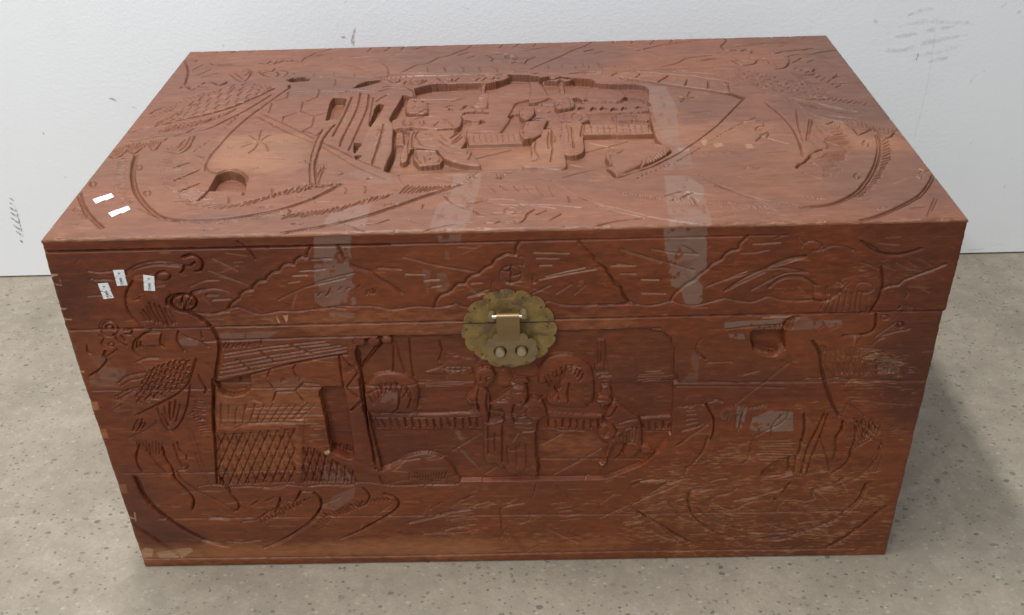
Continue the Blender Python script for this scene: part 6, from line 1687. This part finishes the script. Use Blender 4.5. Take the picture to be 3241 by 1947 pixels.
def left_lean(v):          # the old boards have spread a little at the left corner, most at the lid line
    return -4.2 * np.clip(1 - np.abs(v - 389) / np.where(v > 389, 119., 389.), 0, 1)
def right_inset(v): return np.where(v < 390, -2.6, 0.)
def front_xyz(p):
    X = np.broadcast_to(p.xs[None], p.h.shape).copy(); Z = np.broadcast_to(p.ys[:, None], p.h.shape)
    jag = (smooth_noise(p.h.shape[0], 4, 30, 2)[:, :1] * .6 + smooth_noise(p.h.shape[0], 4, 7, 2)[:, :1] * .3)
    t = X / 1000.; X = X + jag * ((1 - t) ** 40 - t ** 40) + left_lean(Z) * (1 - t) ** 10 + right_inset(Z) * t ** 14
    return np.stack([(X - 500) / 1000, -p.h / 1000, Z / 1000], -1)
def top_xyz(p):
    X = np.broadcast_to(p.xs[None], p.h.shape); Y = np.broadcast_to(p.ys[:, None], p.h.shape)
    return np.stack([(X - 500) / 1000, Y / 1000, (HEIGHT + p.h) / 1000], -1)

def pad_skirt(P, A, axis_i, depth, sides):
    """fold an extra row of vertices back behind the border"""
    for s in sides:
        if s in 'LR':
            c = P[:, :1].copy() if s == 'L' else P[:, -1:].copy()
        else:
            c = P[:1].copy() if s == 'B' else P[-1:].copy()
        c[..., axis_i] = depth
        if axis_i == 2: c[..., 2] = np.where(c[..., 1] < .0035, (HEIGHT - RND) / 1000, depth)
        ax = 1 if s in 'LR' else 0
        P = np.concatenate([c, P] if s in 'LB' else [P, c], ax)
        def ext(a):
            e = np.take(a, [0] if s in 'LB' else [a.shape[ax] - 1], ax)
            return np.concatenate([e, a] if s in 'LB' else [a, e], ax)
        A = {k: ext(a) for k, a in A.items()}
    return P, A
def panel_objects(p, P, A, mat, parent_of, tone_of, name_of, flip):
    H_, W_ = P.shape[:2]
    du = np.gradient(P, axis=1); dv = np.gradient(P, axis=0)
    nrm = np.cross(du, dv); nrm /= np.linalg.norm(nrm, axis=-1, keepdims=True) + 1e-12
    idc = A['id'][:-1, :-1]
    idx = np.arange(H_ * W_).reshape(H_, W_)
    quad = np.stack([idx[:-1, :-1], idx[:-1, 1:], idx[1:, 1:], idx[1:, :-1]], -1)
    flat = P.reshape(-1, 3); nf = nrm.reshape(-1, 3)
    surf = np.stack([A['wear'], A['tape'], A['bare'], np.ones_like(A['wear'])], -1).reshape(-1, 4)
    out = []
    for k in np.unique(idc):
        q = quad[idc == k]
        used, inv = np.unique(q, return_inverse=True); inv = inv.reshape(-1)
        nm = name_of(k)
        me = bpy.data.meshes.new(nm)
        me.vertices.add(len(used)); me.vertices.foreach_set('co', flat[used].astype(np.float32).ravel())
        me.loops.add(len(inv)); me.loops.foreach_set('vertex_index', inv.astype(np.int32))
        me.polygons.add(len(q)); me.polygons.foreach_set('loop_start', np.arange(0, len(inv), 4, dtype=np.int32))
        me.update(calc_edges=True)
        me.shade_smooth()
        me.normals_split_custom_set_from_vertices(nf[used].astype(np.float32))
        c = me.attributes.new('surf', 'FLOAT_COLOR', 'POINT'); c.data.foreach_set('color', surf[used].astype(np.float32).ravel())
        for an in ('scr', 'dark'):
            a = me.attributes.new(an, 'FLOAT', 'POINT'); a.data.foreach_set('value', A[an].reshape(-1)[used].astype(np.float32))
        me.materials.append(mat)
        o = link(bpy.data.objects.new(nm, me), parent_of(k, float(flat[used][:, 2].mean())))
        o['tone'] = tone_of(k, flat[used].mean(0)); o['dust'] = .36 if p is top else .0; out.append(o)
    return out

# ------------------------------------------------------------------ the chest
chest = bpy.data.objects.new('carved_chest', None); chest.empty_display_size = .1; col.objects.link(chest)
chest.location = (0, 0, 0)
chest['label'] = 'large reddish brown wooden chest carved with birds and pavilion scenes, brass lock on front'
chest['category'] = 'chest'
def empty(name, parent):
    o = bpy.data.objects.new(name, None); o.empty_display_size = .05; return link(o, parent)
lid = empty('lid', chest); body = empty('body', chest)

A = lambda p: dict(id=p.id, wear=p.wear, tape=p.tape, bare=p.bare, scr=p.scr, dark=p.dark)
TOP_TONES = {1: .18, 2: .36, 3: .06, 4: .14, 5: .08}
FRONT_TONES = {1: .16, 2: .12, 3: .02, 4: .08, 5: .0, 6: .0}
def tone_lookup(table, pl, p, is_top):
    def f(k, centre):
        if int(k) in table: return table[int(k)]
        j = int(np.clip(np.searchsorted(p.ys, centre[1 if is_top else 2] * 1000), 0, len(p.ys) - 1)); i = int(np.clip(np.searchsorted(p.xs, centre[0] * 1000 + 500), 0, len(p.xs) - 1))
        return table[int(pl[j, i])]
    return f
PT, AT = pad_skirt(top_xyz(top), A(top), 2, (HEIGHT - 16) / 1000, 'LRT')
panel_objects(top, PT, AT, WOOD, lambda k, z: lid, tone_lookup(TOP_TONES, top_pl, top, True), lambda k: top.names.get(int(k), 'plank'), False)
PF, AF = pad_skirt(front_xyz(front), A(front), 1, .018, 'LRB')
def f_parent(k, z):
    k = int(k)
    if k in (5, 6): return lid
    if k < 100: return body
    return lid if z > .3905 else body
def f_name(k):
    k = int(k)
    return front.names.get(k, {5: 'lid_board', 6: 'lid_edge'}.get(k, 'plank'))
panel_objects(front, PF, AF, WOOD, f_parent, tone_lookup(FRONT_TONES, front_pl, front, False), f_name, False)

def board(name, x0, x1, y0, y1, z0, z1, parent, tone):
    o = bm_obj(name, box_bm(x0, x1, y0, y1, z0, z1, .0015), WOOD, parent); o['tone'] = tone; return o
d_ = DEPTH / 1000; h_ = HEIGHT / 1000; lz = .390
# side, back and bottom boards behind the carved front
board('end_panel', .4805, .4965, .0172, d_ - .004, lz + .0015, h_ - .0165, lid, .05)
board('end_panel', -.4985, -.4825, .0172, d_ - .004, lz + .0015, h_ - .0165, lid, .05)
board('board', -.482, .480, d_ - .02, d_ - .0045, lz + .0015, h_ - .0165, lid, .05)
board('end_panel', .4795, .4955, .0172, d_ - .004, .0015, lz - .0015, body, .05)
board('end_panel', -.4955, -.4795, .0172, d_ - .004, .0015, lz - .0015, body, .05)
board('board', -.479, .479, d_ - .02, d_ - .0045, .0015, lz - .0015, body, .05)
board('floor_board', -.479, .479, .0185, d_ - .0205, .001, .016, body, .05)
board('lid_lining', -.482, .480, .0185, d_ - .0205, h_ - .031, h_ - .0185, lid, .05)

# ------------------------------------------------------------------ brass lock
def mm(pts): return [((u - 500) / 1000, v / 1000) for u, v in pts]
def scallop(pts):
    """pts: valley, peak, valley, peak ... valley -> smooth lobes meeting in sharp valleys"""
    out = []
    for i in range(0, len(pts) - 2, 2):
        a, p, b = (np.array(q, float) for q in pts[i:i + 3])
        ctl = 2 * p - (a + b) / 2
        c1 = a + (ctl - a) * .92; c2 = b + (ctl - b) * .92
        for t in np.linspace(0, 1, 9)[:-1]:
            out.append(tuple((1 - t) ** 3 * a + 3 * (1 - t) ** 2 * t * (a + (p - (a + b) / 2) * 1.33 + (b - a) * .02) + 3 * (1 - t) * t * t * (b + (p - (a + b) / 2) * 1.33 - (b - a) * .02) + t ** 3 * b))
    out.append(tuple(pts[-1])); return out
up = [(456,389.1),(454.9,396.4),(462.2,403.1),(463,412.6),(477.2,418.2),(483.8,428),(495.1,426.7),(504,433),(513.8,426.4),(523.1,429.6),(531.8,421.1),(543,418.9),(545.9,406.2),(553.9,402.1),(555.6,388.9)]
lo = [(555.6,387.3),(559.9,378.6),(555.3,369.1),(556.9,359.9),(547,351.7),(546.5,343.3),(533.4,337.4),(526.8,329.6),(516.1,328.5),(506.6,325.1),(496.9,329.5),(487.4,327.3),(478.9,336.9),(469.1,340.9),(464.2,350.4),(456.2,354.5),(455.2,367.6),(450.4,375),(455.3,387.5)]
plate_up = bm_obj('lock_plate', prism_bm(mm(scallop(up)), -.0004, -.0019), BRASS, lid)
plate_lo = bm_obj('lock_plate', prism_bm(mm(scallop(lo)), -.0004, -.0019), BRASS, body)
rim = [(492.7,418.4),(499.4,420),(505.3,420.5),(511.2,420.4),(516.2,419.1),(515.3,417.9),(510.3,419.2),(505.3,419.3),(499.4,418.7),(493.5,417.2)]
bm_obj('raised_rim', prism_bm(mm(rim), -.0015, -.0026), BRASS, lid)
def nail(px, parent):
    (x, z), = mm(px); bm = bmesh.new(); bmesh.ops.create_uvsphere(bm, u_segments=10, v_segments=6, radius=.0013)
    for v in bm.verts: v.co = Vector((x + v.co.x, -.0019 + v.co.y * .6, z + v.co.z))
    bm_obj('nail', bm, NAIL, parent)
for p in ([(484.5,419.3)], [(521.7,421.9)], [(467.1,409.1)], [(542.1,408.5)], [(548.4,395.4)], [(461.5,390.2)]): nail(p, plate_up)
for p in ([(456.5,380.3)], [(549.2,382.2)], [(472.9,345.3)], [(505.9,332.8)], [(538.3,350.9)]): nail(p, plate_lo)
# two hinge posts, the bright pin between them
for p in ([(486.4,405.3),(486,393.7)], [(522.6,408.4),(522.4,394.8)]):
    (x, z0), (_, z1) = mm(p)
    bm_obj('hinge_post', cyl_bm((x, -.0017, (z0 + z1) / 2 + .002), (x, -.0145, (z0 + z1) / 2 + .002), .0044, .0040, 24, .0012), BRASS_DULL, plate_up)
(xa, za), (xb, _) = mm([(490.9,399.6),(517.1,399)])
pin_z = za + .004
bm_obj('hinge_pin', cyl_bm((xa - .004, -.0125, pin_z), (xb + .004, -.0125, pin_z), .0022, None, 20), STEEL, plate_up)
# hasp: curved strap from the pin down to a scalloped plate with two holes
hasp = empty('hasp', chest)
sx0, sx1 = mm([(491.8,389.4),(517.8,388.8)]); wid = (sx0[0], sx1[0])
prof_y = [(-.0125 - .0034 * math.cos(a), pin_z + .0034 * math.sin(a)) for a in np.linspace(math.pi * .75, -.15, 8)]
(_, z_fold), (_, z_mid) = mm([(504.4,379.9),(504.2,373.7)])
prof_y += [(-.0159, pin_z - .008), (-.0150, z_fold + .006), (-.0125, z_fold + .001), (-.0118, z_mid - .004)]
bm = bmesh.new(); rows = []
for k, (y, z) in enumerate(prof_y):
    rows.append([bm.verts.new((x, y + dy, z)) for dy in (0, .0016) for x in wid])
for a, b in zip(rows[:-1], rows[1:]):
    bm.faces.new((a[0], a[1], b[1], b[0])); bm.faces.new((a[3], a[2], b[2], b[3])); bm.faces.new((a[2], a[0], b[0], b[2])); bm.faces.new((a[1], a[3], b[3], b[1]))
bm.faces.new(rows[0]); 
bm_obj('strap', bm, COPPER, hasp)
hp = [(492.3,377.6),(504.8,379.9),(518,378.5),(524.8,377.3),(525.6,370.1),(534.2,369.9),(535.4,361.5),(537.5,353),(533.5,348.9),(533,341.5),(523.5,341.7),(516.4,334.9),(506,337.8),(494.6,336.5),(488.7,342.5),(481.7,342.7),(481.2,351.2),(477.9,357.6),(479.9,364.9),(481.8,370.6),(487,370),(487.6,376.2),(492.3,377.6)]
def ring(c, r, n=22): return [(c[0] + r * math.cos(t), c[1] + r * math.sin(t)) for t in np.linspace(0, 2 * math.pi, n, endpoint=False)]
h1, h2 = mm([(494.5,355.1),(519.1,356.1)])
hp_m = mm(scallop(hp)[:-1])
bm_obj('hasp_plate', prism_bm(hp_m, -.0102, -.0118, [ring(h1, .0078), ring(h2, .0078)]), BRASS_DULL, hasp)
for c in (h1, h2):
    bm_obj('peg', cyl_bm((c[0], -.0017, c[1] - .0004), (c[0], -.0162, c[1] - .0004), .0054, .0052, 24, .0009), PEG, plate_lo)

# ------------------------------------------------------------------ stickers
def text_mesh(body_, size):
    cu = bpy.data.curves.new('lettering', 'FONT'); cu.body = body_; cu.size = size; cu.align_x = 'CENTER'; cu.align_y = 'CENTER'; cu.extrude = .00002; cu.resolution_u = 3
    tmp = bpy.data.objects.new('tmp', cu); col.objects.link(tmp)
    dg = bpy.context.evaluated_depsgraph_get(); me = bpy.data.meshes.new_from_object(tmp.evaluated_get(dg))
    bpy.data.objects.remove(tmp); bpy.data.curves.remove(cu); return me
def sticker(q, plane, parent, texts, lift):
    """q: four corners on the board in mm, top-left first, clockwise; two notches half way down"""
    a, b, c, d = (np.array(p, float) for p in q)
    l = lambda u, v: (a * (1 - u) + b * u) * (1 - v) + (d * (1 - u) + c * u) * v
    out = [l(0, 0), l(1, 0), l(1, .46), l(.93, .5), l(1, .54), l(1, 1), l(0, 1), l(0, .54), l(.07, .5), l(0, .46)]
    to3 = (lambda p, h: Vector(((p[0] - 500) / 1000, -h, p[1] / 1000))) if plane == 'F' else (lambda p, h: Vector(((p[0] - 500) / 1000, p[1] / 1000, HEIGHT / 1000 + h)))
    pn = front if plane == 'F' else top; cq = np.array([a, b, c, d]); sy, sx = pn.box(cq[:, 0].min(), cq[:, 0].max(), cq[:, 1].min(), cq[:, 1].max())
    lift = pn.h[sy, sx].max() / 1000 - .0002
    bm = bmesh.new(); vs = [bm.verts.new(to3(p, lift + .0006 + .0005 * math.sin(i * 2.1))) for i, p in enumerate(out)]
    f = bm.faces.new(vs); ex = bmesh.ops.extrude_face_region(bm, geom=[f])
    for g in ex['geom']:
        if isinstance(g, bmesh.types.BMVert): g.co -= (to3((0, 0), .00025) - to3((0, 0), 0))
    s = bm_obj('price_sticker', bm, PAPER, parent, smooth=False)
    for body_, (u, v), size in texts:
        me = text_mesh(body_, size); me.materials.append(INK)
        o3 = to3(l(u, v), lift + .00125); up_ = (to3(l(1, v), 0) - to3(l(0, v), 0)).normalized()     # text runs up the sticker
        run = (to3(l(u, 0), 0) - to3(l(u, 1), 0)).normalized()
        nrm = (to3((0, 0), 1) - to3((0, 0), 0)).normalized()
        xax = run; yax = nrm.cross(xax)
        M = Matrix((xax, yax, nrm)).transposed().to_4x4(); M.translation = o3
        me.transform(M); link(bpy.data.objects.new('lettering', me), s)
    return s
TX = [('CP486', (.52, .74), .0042), ('4', (.50, .20), .0044)]
sticker([(70,468),(82.2,468.4),(81.6,447.8),(69.8,447.5)], 'F', lid, TX, .0006)
sticker([(48.9,451.1),(60.5,452),(62.3,431.6),(50.5,430.5)], 'F', lid, TX, .0006)
sticker([(102.9,462.2),(114.8,460.3),(111.4,440.6),(99.4,441.8)], 'F', lid, TX, .0014)
sticker([(41.8,107.4),(49.1,96.8),(32.5,82.5),(25.3,92.5)], 'T', lid, [], .0006)
sticker([(72.6,74.2),(78.6,64.1),(62.4,48.4),(55.2,57.6)], 'T', lid, [], .0006)
